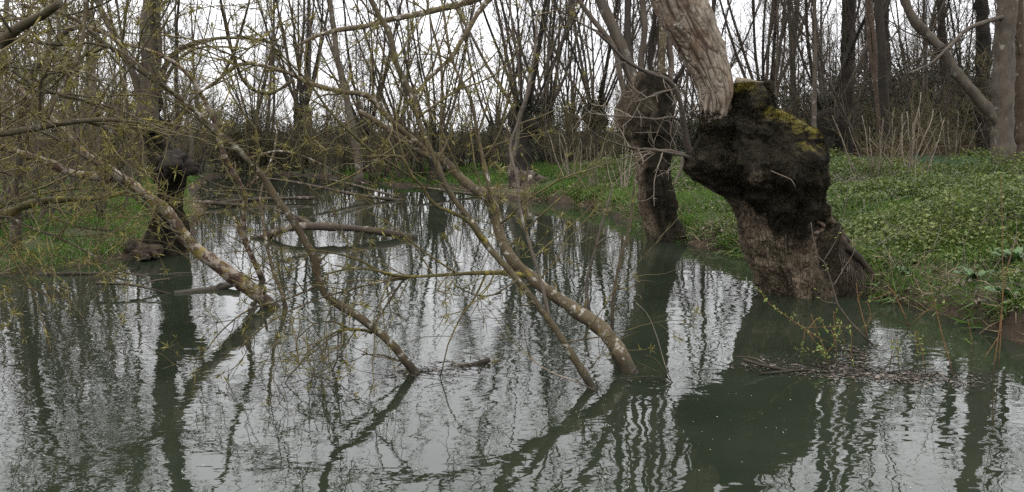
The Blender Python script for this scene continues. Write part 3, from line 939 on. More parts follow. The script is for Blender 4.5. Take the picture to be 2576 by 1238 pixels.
# ------------------------------------------------------------------ leaning stems rooted in the water (foreground)
near_spec = [dict(den=8.5, ang=(30, 80), len=(0.35, 1.3), rr=0.009, n=8, wob=0.14, up=0.012, sides=4, t0=0.12, shr=0.35),
             dict(den=7.5, ang=(30, 65), len=(0.12, 0.55), rr=0.010, n=5, wob=0.2, up=0.03)]
sparse_spec = [dict(den=7.0, ang=(30, 75), len=(0.3, 0.9), rr=0.009, n=7, wob=0.15, up=0.0, sides=4, t0=0.1, shr=0.3),
               dict(den=7.0, ang=(30, 65), len=(0.1, 0.45), rr=0.010, n=5, wob=0.18, up=0.02)]
def stem_tree(name, label, cat, trunk, branches, bm, group=None, leafy=1.0, spec=near_spec, leafm='bud', twm='twig', minr=0.0028):
    """trunk and branches: (pixels, d0, d1, w0, w1[, label, material]); the trunk's foot is its place"""
    px, d0, d1, w0, w1 = trunk[:5]
    foot = P(px[0][0], px[0][1], d0)
    root = thing(name, label, cat, foot, group)
    dv = (P(*px[0], d0) - P(*px[1], d0 + (d1 - d0) * 0.05)).normalized()
    q, r = trace(px, d0, d1, w0, w1, 0.05, 0.06)
    q = [q[0] + dv * 0.25] + q                              # the foot goes on below the water
    r = [r[0]] + r
    T = Tubes()
    T.add(q, r, 14)
    T.build('trunk', bm, root)
    tw, tips = Tubes(), []
    for _ in range(7):                                      # short snapped snags
        i_ = R.randrange(2, max(3, int(len(q) * 0.7)))
        d_ = (q[i_ + 1] - q[i_]).cross(Vector((R.gauss(0, 1), R.gauss(0, 1), R.gauss(0, 1)))).normalized()
        tw.add(*grow(q[i_], d_ + (q[i_ + 1] - q[i_]).normalized() * 0.5, R.uniform(0.05, 0.13) + r[i_], r[i_] * 0.3, r[i_] * 0.18, 3, 0.15, 0.0, R), 5)
    sprout([tw], q[1:], r[1:], trunk[5] if len(trunk) > 5 else spec, 0, R, tips, minr)
    for b in branches:
        bq, br = part_branch(root, b[0], b[1], b[2], b[3], b[4], M[b[6]] if len(b) > 6 else bm, b[5] if len(b) > 5 else None)
        sprout([tw], bq, br, spec, 0, R, tips, minr)
    tw.build('twigs', M[twm], root, 'stuff')
    if leafy:
        LV = Leaves()
        leaf_tips(LV, tips, 3, (0.02, 0.05), (0.005, 0.010), 0.75, 0.28 * leafy, 0.3, 0.07)
        LV.build('leaves', M[leafm], root)
    return root

dA, dB, dC, dD = dist_at(935), dist_at(975), dist_at(938), dist_at(770)
upper_spec = [dict(den=7.5, ang=(30, 80), len=(0.35, 1.3), rr=0.009, n=8, wob=0.14, up=0.012, sides=4, t0=0.5, shr=0.2), near_spec[1]]
none_spec = [dict(den=0.5, ang=(40, 70), len=(0.2, 0.6), rr=0.008, n=6, wob=0.15, up=0.0, sides=3)]
stem_tree('leaning_willow', 'thickest leaning stem, pale with white lichen dots, entering the water right of centre', 'fallen tree',
          ([(1580, 935), (1560, 890), (1532, 850), (1496, 815), (1440, 775), (1385, 738), (1340, 702), (1292, 660), (1262, 605), (1250, 555), (1235, 508), (1200, 480), (1160, 448), (1114, 402), (1064, 385), (1004, 345), (950, 308), (904, 280)], dA, dA + 0.6, 42, 13, upper_spec),
          [([(1085, 392), (1058, 366), (1004, 322), (964, 282), (924, 240), (854, 230), (769, 206), (729, 185), (629, 160), (585, 172), (540, 208), (500, 235), (468, 264)], dA + 0.5, dA - 0.1, 17, 6),
           ([(739, 200), (690, 232), (645, 231), (610, 200), (590, 145), (575, 100), (565, 50), (555, 0), (550, -60)], dA + 0.1, dA - 0.3, 10, 5, None, 'willow_dark'),
           ([(560, 190), (585, 140), (610, 65), (628, 0), (650, -80)], dA, dA - 0.2, 7, 4, None, 'willow_dark'),
           ([(1324, 694), (1275, 687), (1200, 687), (1129, 691), (1020, 696), (955, 683), (890, 674), (820, 690)], dA + 0.2, dA - 0.5, 14, 4, 'level side branch reaching left over the water', 'mossy'),
           ([(1030, 698), (933, 715), (862, 734), (808, 750), (727, 783), (650, 832), (600, 880)], dA - 0.1, dA - 0.6, 7, 3, None, 'willow_dark'),
           ([(1020, 700), (1009, 712), (955, 794), (917, 848)], dA - 0.1, dA - 0.2, 6, 3, None, 'willow_dark'),
           ([(1000, 696), (960, 685), (900, 653), (835, 636), (780, 628)], dA - 0.1, dA - 0.3, 7, 3, None, 'mossy'),
           ([(1234, 506), (1229, 460), (1204, 350), (1184, 250), (1154, 190), (1134, 140), (1119, 50), (1105, -40)], dA + 0.3, dA + 0.7, 11, 6),
           ([(1112, 400), (1109, 370), (1112, 250), (1108, 150), (1085, 60), (1070, -20)], dA + 0.5, dA + 0.8, 10, 6)],
          M['willow'], 'stems leaning out of the water', leafy=0.45, spec=near_spec)
stem_tree('leaning_willow', 'long thin straight stem running beside the thickest leaning one, up to the top edge', 'fallen tree',
          ([(1490, 975), (1462, 930), (1425, 870), (1385, 810), (1340, 752), (1290, 690), (1224, 615), (1179, 550), (1129, 480), (1094, 400), (1059, 320), (1039, 250), (999, 165), (979, 85), (949, 30), (925, -20), (900, -90)], dB, dB + 0.6, 20, 12, upper_spec),
          [([(1215, 605), (1169, 550), (1094, 515), (1059, 465), (1034, 440), (1009, 395), (949, 390), (889, 340), (829, 280), (779, 210), (720, 150), (679, 110), (620, 64)], dB + 0.2, dB - 0.1, 10, 4, None, 'mossy'),
           ([(1382, 802), (1361, 707), (1339, 637), (1308, 525), (1303, 460), (1283, 375), (1298, 320), (1323, 240), (1345, 130), (1350, 40)], dB + 0.1, dB + 1.1, 10, 5, None, 'pole_bark'),
           ([(1300, 705), (1240, 742), (1190, 740), (1140, 715)], dB + 0.1, dB - 0.2, 6, 3),
           ([(1419, 862), (1490, 850), (1540, 845)], dB, dB + 0.1, 5, 3),
           ([(1500, 985), (1460, 965), (1420, 950), (1383, 935), (1330, 900)], dB - 0.1, dB - 0.3, 5, 3, None, 'pale_twig')],
          M['willow_dark'], 'stems leaning out of the water', leafy=0.45, spec=near_spec)
stem_tree('leaning_willow', 'curved brown stem arching from the water left of centre up to the top left', 'fallen tree',
          ([(1045, 938), (1018, 905), (985, 865), (945, 830), (900, 795), (855, 768), (815, 738), (802, 700), (790, 650), (768, 608), (742, 562), (712, 520), (692, 495), (670, 458), (640, 420), (590, 368), (530, 318), (475, 265), (415, 220), (350, 175), (300, 135), (240, 90), (200, 55), (140, 30), (60, 15)], dC, dC - 0.7, 23, 9, upper_spec),
          [([(935, 838), (922, 832), (885, 829), (852, 832), (792, 870), (748, 924)], dC, dC - 0.4, 8, 4, None, 'mossy'),
           ([(880, 828), (840, 810), (790, 815), (750, 850)], dC - 0.1, dC - 0.3, 5, 3, None, 'mossy'),
           ([(1012, 905), (1000, 908), (966, 894), (909, 891)], dC, dC - 0.2, 6, 3, None, 'willow_dark'),
           ([(805, 716), (727, 750), (629, 778), (560, 830), (520, 880)], dC - 0.1, dC - 0.6, 6, 3, None, 'willow_dark'),
           ([(852, 830), (850, 870), (848, 905), (835, 935)], dC - 0.15, dC - 0.2, 4, 3, None, 'willow_dark'),
           ([(475, 268), (440, 310), (425, 335), (380, 350), (335, 388)], dC - 0.3, dC - 0.6, 8, 5, None, 'mossy'),
           ([(620, 400), (700, 380), (780, 400), (860, 440), (940, 470)], dC - 0.2, dC + 0.5, 6, 3),
           ([(690, 490), (640, 478), (560, 470), (500, 440)], dC - 0.1, dC - 0.4, 5, 3)],
          M['willow'], 'stems leaning out of the water', leafy=0.9)
stem_tree('lichen_willow', 'leaning trunk crusted with white and yellow lichen on the left, its foot under water', 'fallen tree',
          ([(680, 770), (650, 742), (610, 712), (560, 676), (510, 640), (465, 598), (430, 545), (390, 508), (325, 460), (280, 430), (225, 395), (190, 365), (160, 330), (125, 295), (90, 255), (40, 220)], dD, dD - 1.0, 40, 11, upper_spec),
          [([(330, 462), (300, 448), (260, 444), (215, 442), (165, 430), (125, 410), (75, 395), (30, 378), (-30, 366)], dD - 0.4, dD - 1.2, 26, 16, 'mossy side limb with yellow lichen', 'lichen'),
           ([(455, 590), (420, 570), (370, 518), (320, 482), (270, 432), (225, 402), (190, 382), (145, 350), (100, 330), (50, 310), (0, 286)], dD - 0.6, dD - 1.4, 8, 6, None, 'willow_dark'),
           ([(560, 676), (590, 690), (630, 700), (690, 720)], dD, dD - 0.1, 6, 3, None, 'willow_dark')],
          M['lichen'], 'stems leaning out of the water', leafy=0.9)
d1_, d2_ = dist_at(705), dist_at(775)
stem_tree('lichen_willow', 'slim kinked stem, red-brown with white lichen, behind the curved brown one', 'fallen tree',
          ([(662, 712), (640, 660), (618, 610), (612, 570), (616, 500), (600, 455), (582, 425), (560, 380), (540, 310), (530, 280), (495, 220), (470, 185), (425, 150), (360, 122), (310, 110), (265, 85), (222, 70), (180, 70)], d1_, d1_ - 1.6, 15, 8),
          [([(632, 650), (600, 580), (588, 545)], d1_, d1_ + 0.1, 9, 5), ([(612, 480), (640, 455), (670, 430)], d1_ - 0.2, d1_ - 0.3, 7, 4)],
          M['lichen'], 'stems leaning out of the water', leafy=0.7, spec=sparse_spec)
stem_tree('lichen_willow', 'slim upright stem standing in the water just right of the lichen trunk foot', 'fallen tree',
          ([(720, 778), (705, 725), (690, 690), (672, 620), (662, 560), (655, 500), (668, 440), (690, 380), (700, 300)], d2_, d2_ + 0.4, 10, 4), [], M['willow'], 'stems leaning out of the water', leafy=0.5, spec=sparse_spec)
stem_tree('thin_stem', 'thin pale stick rising from the water, crossing in front of the far bank, forked tip', 'stick',
          ([(1483, 792), (1478, 750), (1475, 712), (1484, 670), (1497, 630), (1513, 565), (1530, 510), (1543, 462)], dist_at(792), dist_at(792) + 0.3, 9, 4), [([(1500, 618), (1520, 600), (1560, 595)], 8.4, 8.6, 4, 2)], M['pole_bark'], 'thin sticks in the pond', leafy=0, spec=none_spec)
stem_tree('thin_stem', 'thin brown stick rising to the second pollard, yellow lichen on its broken tip', 'stick',
          ([(1540, 824), (1541, 780), (1545, 735), (1562, 647), (1584, 571), (1592, 500), (1602, 420), (1608, 372)], dist_at(824), dist_at(824) + 0.3, 10, 5), [([(1549, 727), (1585, 724), (1612, 706), (1643, 709)], 7.9, 8.1, 4, 2), ([(1600, 415), (1604, 408), (1598, 398)], 8.1, 8.1, 9, 5)], M['willow_dark'], 'thin sticks in the pond', leafy=0, spec=none_spec)

# willow on the left bank, outside the frame, its limbs reach in
lw = Vector((-5.3, 6.2, hz(-5.3, 6.2)))
lwt = thing('bank_willow', 'mossy limbs reaching in from the left edge, one thick and snapped off at the top', 'tree', lw)
T = Tubes()
q, r = grow(lw - Vector((0, 0, 0.2)), (0.05, -0.02, 1), 3.6, 0.26, 0.17, 14, 0.05, 0.05, R)
T.add(q, r, 14)
T.build('trunk', M['willow_dark'], lwt)
tw, tips = Tubes(), []
for px, d0, d1, w0, w1, m in (([(-700, 260), (-300, 205), (-100, 140), (0, 108), (35, 78), (75, 55), (120, 28), (150, 8)], 6.0, 4.6, 60, 19, 'willow_dark'),
                              ([(30, 82), (0, 38), (-30, 0)], 4.7, 4.6, 8, 5, 'dark_twig'),
                              ([(-700, 400), (-300, 350), (-60, 338), (0, 336), (75, 325), (150, 312), (210, 304), (280, 301), (350, 309)], 6.0, 4.9, 44, 7, 'willow_dark'),
                              ([(215, 305), (260, 320), (300, 345), (340, 380), (360, 420)], 5.1, 5.0, 8, 4, 'willow_dark'),
                              ([(-700, 620), (-200, 570), (0, 541), (50, 522), (100, 508), (175, 501), (240, 500), (280, 492), (318, 482)], 6.1, 5.8, 40, 11, 'mossy'),
                              ([(-500, 560), (-100, 540), (0, 520), (75, 495), (150, 480), (200, 474)], 6.0, 5.6, 14, 4, 'mossy'),
                              ([(-600, 180), (-150, 160), (0, 166), (65, 200), (125, 230), (200, 250), (250, 262), (310, 280), (350, 300), (400, 325), (440, 360)], 6.0, 5.0, 16, 5, 'willow_dark'),
                              ([(-500, 120), (-100, 96), (40, 100), (100, 108), (165, 113), (220, 108), (280, 120), (320, 140), (380, 190)], 6.0, 5.2, 14, 5, 'willow_dark'),
                              ([(-400, -200), (100, -160), (190, -80), (215, 0), (213, 50), (205, 110), (185, 165), (155, 215), (130, 270), (120, 300)], 6.0, 5.1, 16, 7, 'willow'),
                              ([(100, 300), (105, 200), (140, 183), (190, 178), (235, 190), (260, 220), (280, 255), (295, 285), (325, 350)], 5.2, 5.0, 7, 4, 'willow_dark'),
                              ([(240, 300), (300, 210), (360, 120), (420, 20), (450, -60)], 5.3, 5.6, 6, 4, 'willow_dark'),
                              ([(-500, 700), (-120, 600), (0, 545), (80, 575), (150, 600), (230, 640), (300, 680), (380, 700)], 6.0, 5.4, 10, 4, 'willow_dark'),
                              ([(-400, 640), (0, 690), (60, 720), (130, 745), (200, 770)], 6.0, 5.6, 9, 3, 'dark_twig'),
                              ([(-500, 480), (-50, 430), (60, 470), (130, 540), (200, 570), (280, 580)], 6.0, 5.3, 10, 4, 'willow_dark'),
                              ([(-500, 60), (-60, 20), (60, 50), (160, 40), (260, 10), (340, -40)], 6.0, 5.3, 10, 4, 'willow')):
    q, r = part_branch(lwt, px, d0, d1, w0, w1, M[m])
    c = next((i for i, p in enumerate(q) if 1288 + p.x / p.y * FOC > -160), 0)
    sprout([tw], q[c:], r[c:], near_spec, 0, R, tips, 0.0028)
tw.build('twigs', M['twig'], lwt, 'stuff')
LV = Leaves()
leaf_tips(LV, tips, 3, (0.02, 0.05), (0.005, 0.010), 0.75, 0.26, 0.2, 0.08)
LV.build('leaves', M['bud'], lwt)

# arching pale stem on the left bank
stem_tree('arching_stem', 'smooth pale stem on the left bank bending over at its top', 'tree',
          ([(40, 590), (42, 500), (46, 400), (52, 300), (74, 205), (108, 146), (148, 102), (176, 72), (215, 68), (262, 80)], 11.6, 10.2, 26, 12), [], M['pole_bark'], None, 0.8)

# willow bushes with olive buds: behind the left stems
def bush_proto(seed, n, hmin, hmax, leafm, tm, per, minr, spread=0.5, name='willow_bush', lsize=(0.03, 0.07)):
    rg = random.Random(seed)
    root = thing(name, 'bare branching bush', 'bush')
    T, tw, tips = Tubes(), Tubes(), []
    sp = [dict(den=3.4, ang=(20, 60), len=(0.4, 1.3), rr=0.008, n=6, wob=0.13, up=0.05, sides=3, t0=0.1), dict(den=4.0, ang=(25, 60), len=(0.15, 0.6), rr=0.009, n=4, wob=0.17, up=0.04)]
    for i in range(n):
        a = rg.uniform(0, 6.283)
        st = Vector((math.cos(a), math.sin(a), 0)) * rg.uniform(0, 0.35)
        h = rg.uniform(hmin, hmax)
        q, r = grow(st + Vector((0, 0, -0.1)), (math.cos(a) * spread * rg.random(), math.sin(a) * spread * rg.random(), 1), h, rg.uniform(0.012, 0.03), 0.006, 10, 0.09, 0.02, rg)
        T.add(q, r, 5)
        sprout([tw], q, r, sp, 0, rg, tips, minr)
    T.build('stem_clump', M[tm], root, 'stuff')
    tw.build('twigs', M['olive_twig'] if leafm == 'olive_bud' else M['far_twig'], root, 'stuff')
    if per:
        LV = Leaves()
        leaf_tips(LV, tips, per, lsize, (lsize[0] * 0.3, lsize[1] * 0.3), 0.9, 0.1)
        LV.build('leaves', M[leafm], root)
    return root
wb = [bush_proto(300 + i, 9, 2.4, 5.2, 'olive_bud', 'pole_bark', 2, 0.0045) for i in range(3)]
spots = [(-40, 12.6), (60, 13.4), (150, 14.6), (250, 15.5), (20, 17.0), (130, 19.5), (300, 21), (-30, 22), (90, 24.5), (340, 27.5), (450, 31), (40, 29), (180, 31), (300, 34), (600, 41), (520, 39)]
for i, (px, d) in enumerate(spots):
    x = (px - 1288) / FOC * d
    o = wb[i] if i < 3 else dup(wb[i % 3], (0, 0, 0))
    o.location = (x, d, hz(x, d))
    o.rotation_euler = (0, 0, R.uniform(0, 6.28))
    s = R.uniform(0.8, 1.25)
    o.scale = (s, s, s)
    tag(o, 'twiggy bush flecked with olive buds in the thicket on the left bank', 'bush', 'willow bushes on the left bank')

# ------------------------------------------------------------------ the wood beyond: tree kinds
def pole_proto(seed, H, r, bm, lean=0.03, limbs=1.5, name='bare_tree', twm='far_twig', buds=None):
    rg = random.Random(seed)
    root = thing(name, 'slender bare tree', 'tree')
    T, cr, tips = Tubes(), Tubes(), []
    q, rr = grow((0, 0, -0.2), (rg.gauss(0, lean), rg.gauss(0, lean), 1), H, r * 0.72, r * 0.2, 18, 0.04, 0.015, rg)
    T.add(q, rr, 8)
    T.build('trunk', M[bm], root)
    sp = [dict(den=limbs * 1.3, ang=(18, 55), len=(1.0, 3.8), rr=0.009, n=7, wob=0.11, up=0.06, sides=4, t0=0.1, shr=0.5),
          dict(den=3.8, ang=(22, 65), len=(0.5, 1.7), rr=0.008, n=5, wob=0.15, up=0.05, sides=3, t0=0.12),
          dict(den=3.8, ang=(25, 60), len=(0.25, 0.9), rr=0.012, n=3, wob=0.16, up=0.03, sides=3)]
    sprout([cr], q, rr, sp, 0, rg, tips, 0.0056)
    c = cr.build('crown', M[twm], root)
    if buds:
        LV = Leaves()
        leaf_tips(LV, tips, 1, (0.05, 0.1), (0.02, 0.04), 1.0, 0.35)
        LV.build('leaves', M[buds], root)
    return root
def pollard_proto(seed, H, r, nsh, name='pollard_tree'):
    rg = random.Random(seed)
    root = thing(name, 'dark pollard', 'tree')
    # lumpy bole swelling to a knuckled head
    nr, na = 30, 26
    zs = np.linspace(-0.3, H, nr)
    an = np.arange(na) * 2 * math.pi / na
    t = np.clip(zs / H, 0, 1)
    rad = r * (1.1 - 0.35 * sstep(0, 0.35, t) + 0.32 * sstep(0.45, 0.85, t)) * np.sqrt(np.clip(1.02 - np.maximum(0, (t - 0.86) / 0.14) ** 2, 0.02, 1))
    lx, ly = rg.gauss(0, 0.12), rg.gauss(0, 0.12)
    V = np.stack([rad[:, None] * np.cos(an) + lx * t[:, None], rad[:, None] * np.sin(an) + ly * t[:, None], np.repeat(zs[:, None], na, 1)], -1).reshape(-1, 3)
    dn = 1.2 * fbm(V * 2.4 + seed * 7.7, 4, seed) + 0.5 * np.abs(vnoise(V * 6.1, seed + 3)) * np.repeat(t, na)
    ax = np.stack([np.cos(np.tile(an, nr)), np.sin(np.tile(an, nr)), np.zeros(nr * na)], 1)
    V = V + ax * (dn * r * 0.42)[:, None]
    ix = np.arange(nr * na).reshape(nr, na)
    a, b = ix[:-1], ix[1:]
    Qp = np.stack([a, np.roll(a, -1, 1), np.roll(b, -1, 1), b], -1).reshape(-1, 4)
    link_mesh('trunk', quads_mesh('trunk', V, Qp), M['far_dark'], root)
    cr = Tubes()
    sp = [dict(den=2.1, ang=(15, 45), len=(0.7, 2.6), rr=0.010, n=6, wob=0.10, up=0.07, sides=3, t0=0.15), dict(den=3.4, ang=(22, 65), len=(0.3, 1.2), rr=0.009, n=4, wob=0.16, up=0.05, sides=3), dict(den=3.5, ang=(25, 60), len=(0.2, 0.5), rr=0.011, n=3, wob=0.16, up=0.03, sides=3)]
    for i in range(nsh):
        az = 6.283 * (i + rg.random() * 0.7) / nsh
        o = Vector((math.cos(az), math.sin(az), 0))
        st = o * r * rg.uniform(0.3, 0.9) + Vector((lx, ly, H * rg.uniform(0.84, 0.95)))
        sp0 = rg.uniform(0.15, 0.65)
        q, rr = grow(st, o * sp0 + Vector((0, 0, 1)), rg.uniform(6.5, 10.5), rg.uniform(0.035, 0.075), 0.016, 14, 0.05, 0.05, rg)
        T = Tubes()
        T.add(q, rr, 6)
        T.build('shoot', M['far_bark'] if i % 3 else M['far_dark'], root)
        sprout([cr], q, rr, sp, 0, rg, None, 0.0056)
    cr.build('crown', M['far_twig'], root)
    nl = 1100
    LV = Leaves()
    p = runit(nl) * NR.uniform(0.8, 1.5, (nl, 1)) * (r, r, 0.34 * H) + (lx * 0.8, ly * 0.8, H * 0.78)
    p = p + 0.3 * r * np.stack([vnoise(p * 3, seed), vnoise(p * 3, seed + 1), vnoise(p * 3, seed + 2)], 1)
    p = p[vnoise(p * 2.3, seed + 4) > -0.15]
    nl = len(p)
    LV.add(p, runit(nl) + (0, 0, -0.3), runit(nl), NR.uniform(0.05, 0.09, nl), NR.uniform(0.035, 0.07, nl), NR.random(nl))
    LV.build('ivy', M['ivy'], root)
    return root
def put(o, px, d, rot, s=1.0, z=None):
    x = (px - 1288) / FOC * d
    o.location = (x, d, hz(x, d) if z is None else z)
    o.rotation_euler = (0, 0, rot)
    o.scale = (s, s, s)
    return o

# pollards one can tell apart
pol = [pollard_proto(400 + i, h, r, n) for i, (h, r, n) in enumerate(((2.3, 0.36, 11), (2.0, 0.31, 9), (2.5, 0.31, 12)))]
plist = [(1312, 26.5, 1.0, 0, 'black pollard on the far bank right behind the pale root stump'), (1100, 29.0, 0.8, 1, 'small dark pollard on the tip of the far grass bank'),
         (1374, 36.0, 1.0, 2, 'bowl headed pollard half hidden by the hedge, right of the black one'), (925, 32.5, 0.9, 0, 'dark pollard at the far water edge left of the small one'),
         (1245, 40.0, 0.9, 1, 'distant pollard left of the black one, its shoots fanning out'), (770, 39.0, 1.05, 2, 'distant pollard above the far reach of the water, behind the curved stem'),
         (1915, 33.0, 1.1, 2, 'pollard in the wood behind the sawn mossy head'), (2062, 27.0, 0.95, 1, 'dark pollard just right of the big mossy bole'),
         (1490, 31.0, 1.0, 0, 'pollard in the wood just left of the second pollard')]
for i, (px, d, s, kk, lab) in enumerate(plist):
    first = sum(1 for q in plist[:i] if q[3] == kk) == 0
    o = pol[kk] if first else dup(pol[kk], (0, 0, 0))
    put(o, px, d, R.uniform(0, 6.28), s)
    tag(o, lab, 'tree', 'pollards of the far bank')
# further pollards nobody could name
for px, d in ((640, 47), (1010, 50), (1440, 48), (1600, 43), (1760, 47), (2290, 45), (2420, 50)):
    o = dup(pol[R.randrange(3)], (0, 0, 0))
    put(o, px, d, R.uniform(0, 6.28), R.uniform(0.85, 1.1))
    tag(o, 'far pollard sunk in the dark undergrowth of the wood', 'tree', 'far pollards in the wood')

# single trees of the right bank
def single(px, d, path, w0, w1, m, label, limbs=(), spec=None, name='bare_tree', twm='far_twig', minr=0.005, cat='tree'):
    x = (px - 1288) / FOC * d
    root = thing(name, label, cat, (x, d, hz(x, d)))
    T = Tubes()
    q, r = trace(path, d, d, w0, w1, 0.12, 0.04)
    q = [q[0] + Vector((0, 0, -0.3))] + q
    r = [r[0] * 1.25] + r
    T.add(q, r, 14)
    T.build('trunk', m, root)
    cr = Tubes()
    sp = spec or [dict(den=1.6, ang=(20, 60), len=(0.8, 3.0), rr=0.011, n=7, wob=0.11, up=0.05, sides=4, t0=0.25), dict(den=2.6, ang=(22, 55), len=(0.4, 1.6), rr=0.01, n=5, wob=0.14, up=0.05), dict(den=2.6, ang=(25, 60), len=(0.2, 0.7), rr=0.012, n=3, wob=0.16, up=0.03)]
    sprout([cr], q, r, sp, 0, R, None, minr)
    for l in limbs:
        bq, br = part_branch(root, l[0], d + l[3], d + l[4], l[1], l[2], m, l[5] if len(l) > 5 else None, step=0.12)
        sprout([cr], bq, br, sp, 0, R, None, minr)
    cr.build('crown', M[twm], root)
    return root
single(2522, 20, [(2524, 430), (2522, 330), (2524, 200), (2530, 60), (2534, 0), (2540, -200), (2545, -560)], 52, 34, M['pole_bark'], 'stout pale brown tree near the right edge with one big limb slanting left',
       [([(2518, 320), (2492, 285), (2450, 235), (2405, 185), (2372, 130), (2340, 95), (2302, 55), (2278, 5), (2250, -90), (2200, -260)], 30, 16, 0, -0.4, 'big limb slanting up to the left'),
        ([(2530, 40), (2440, 70), (2395, 110), (2340, 160), (2285, 185)], 12, 5, -0.1, -1.0)])
single(2590, 20.6, [(2566, 430), (2572, 330), (2566, 200), (2562, 60), (2560, 0), (2562, -300)], 34, 22, M['red_bark'], 'reddish trunk at the very right edge beside the stout pale tree')
single(2240, 24, [(2236, 405), (2222, 330), (2212, 250), (2200, 160), (2190, 60), (2185, 0), (2170, -200), (2160, -520)], 24, 14, M['red_bark'], 'bending brown trunk right of the thick black tree')
single(2130, 30, [(2128, 395), (2128, 300), (2132, 160), (2134, 0), (2140, -260), (2140, -500)], 34, 24, M['far_dark'], 'thick black straight tree right of the big mossy bole')
single(2225, 33, [(2228, 395), (2232, 240), (2226, 100), (2224, 0), (2220, -300)], 25, 18, M['far_dark'], 'dark straight tree directly behind the bending brown trunk')
single(2052, 25, [(2050, 400), (2048, 300), (2050, 180), (2048, 60), (2052, -60), (2060, -320)], 13, 7, M['pole_bark'], 'slim light tree touching the right side of the mossy bole')
single(2470, 30, [(2478, 390), (2470, 240), (2474, 100), (2470, 0), (2466, -260)], 36, 26, M['far_dark'], 'thick dark tree seen under the slanting limb, left of the stout pale tree')
single(2380, 36, [(2382, 390), (2378, 200), (2366, 0), (2360, -260)], 22, 15, M['far_dark'], 'dark tree crossed by the slanting limb')
single(880, 27, [(905, 440), (890, 340), (872, 250), (850, 150), (838, 60), (820, -60), (800, -260)], 18, 9, M['pole_bark'], 'light slim tree leaning left above the far water')
single(1290, 24.5, [(1290, 480), (1284, 430), (1300, 360), (1308, 290), (1330, 230), (1342, 150)], 14, 7, M['pole_bark'], 'thin crooked light tree growing beside the pale root stump')

# the mass of slender trees
protos = [pole_proto(500, 12, 0.10, 'far_bark'), pole_proto(501, 13.5, 0.13, 'far_bark', 0.05), pole_proto(502, 11, 0.075, 'far_dark', 0.08), pole_proto(503, 14, 0.16, 'far_dark', 0.03),
          pole_proto(504, 12.5, 0.09, 'pole_bark', 0.06), pole_proto(505, 10, 0.06, 'far_bark', 0.12, 2.2), pole_proto(506, 9.5, 0.05, 'red_bark', 0.1, 2.4),
          pole_proto(507, 11, 0.085, 'pole_bark', 0.05, 1.8, 'bare_tree', 'olive_twig', 'olive_bud')]
used = set()
taken = []
n = 0
tries = 0
while n < 222 and tries < 6000:
    tries += 1
    px = R.uniform(-260, 2840)
    d = 27 + 48 * R.random() ** 0.9
    if px > 1900:
        d = 23 + 50 * R.random()
    if px < 1640 and n % 5 == 4:
        px = R.uniform(1900, 2840)
    x = (px - 1288) / FOC * d
    s = float(sdf(np.array([x]), np.array([d]))[0])
    if s < 1.2:
        continue
    if 1000 < px < 1640 and d < 31:
        continue
    if 520 < px < 1640 and R.random() < 0.62:
        continue
    if any((x - a) ** 2 + (d - b) ** 2 < 1.3 for a, b in taken):
        continue
    taken.append((x, d))
    kk = 7 if (px < 560 and R.random() < 0.5) else R.randrange(7)
    o = protos[kk] if kk not in used else dup(protos[kk], (0, 0, 0))
    used.add(kk)
    put(o, px, d, R.uniform(0, 6.28), R.uniform(0.6, 0.85) if R.random() < 0.6 else R.uniform(0.85, 1.15))
    o.rotation_euler = (R.gauss(0, 0.05), R.gauss(0, 0.06), o.rotation_euler[2])
    if px < 560:
        tag(o, 'slender bare tree in the wood behind the left bank', 'tree', 'slender trees behind the left bank')
    elif px < 1640:
        tag(o, 'slender bare tree in the wood beyond the far bank', 'tree', 'slender trees beyond the far bank')
    else:
        tag(o, 'slender bare tree in the dark wood behind the right bank', 'tree', 'slender trees behind the right bank')
    n += 1
# trees of the left bank nearer by
for px, d in ((-30, 16), (90, 19), (255, 22.5), (190, 27), (330, 24), (20, 24), (470, 36)):
    o = dup(protos[R.choice((4, 5, 7))], (0, 0, 0))
    put(o, px, d, R.uniform(0, 6.28), R.uniform(0.8, 1.0))
    tag(o, 'slender tree standing in the willow thicket on the left bank', 'tree', 'slender trees on the left bank')

# dark undergrowth: ivy-clad thickets that close the wood near the ground
def thicket_proto(seed, w_, h, n, m, lsz, name='undergrowth_bush'):
    rg = np.random.default_rng(seed)
    root = thing(name, 'dark bush', 'bush')
    p = rg.normal(size=(n, 3))
    p /= np.linalg.norm(p, axis=1, keepdims=True)
    rr = rg.random(n) ** 0.45
    p = p * rr[:, None] * (w_, w_ * 0.7, h * 0.62)
    p[:, 2] = np.abs(p[:, 2] + h * 0.3)
    p = p + 0.28 * np.stack([vnoise(p * 1.3, seed), vnoise(p * 1.3, seed + 1), vnoise(p * 1.3, seed + 2)], 1)
    keep = fbm(p * 1.6 + seed, 3, seed + 5) > -0.35
    p = p[keep]
    k_ = len(p)
    LV = Leaves()
    LV.add(p, runit(k_) + (0, 0, -0.1), runit(k_) + (0, 0, 0.5), NR.uniform(lsz * 0.6, lsz * 1.3, k_), NR.uniform(lsz * 0.4, lsz * 0.9, k_), np.clip(0.5 + 0.3 * vnoise(p * 2, seed + 9) + NR.normal(size=k_) * 0.2, 0, 1))
    LV.build('foliage', m, root)
    T = Tubes()
    r2 = random.Random(seed)
    for _ in range(46):
        a = r2.uniform(0, 6.28)
        q, r = grow((math.cos(a) * w_ * 0.6 * r2.random(), math.sin(a) * w_ * 0.4 * r2.random(), -0.1), (math.cos(a) * 0.5, math.sin(a) * 0.5, 1), h * r2.uniform(0.7, 1.35), 0.014, 0.006, 8, 0.14, -0.01, r2)
        T.add(q, r, 3)
    T.build('stem_clump', M['far_twig'], root, 'stuff')
    return root
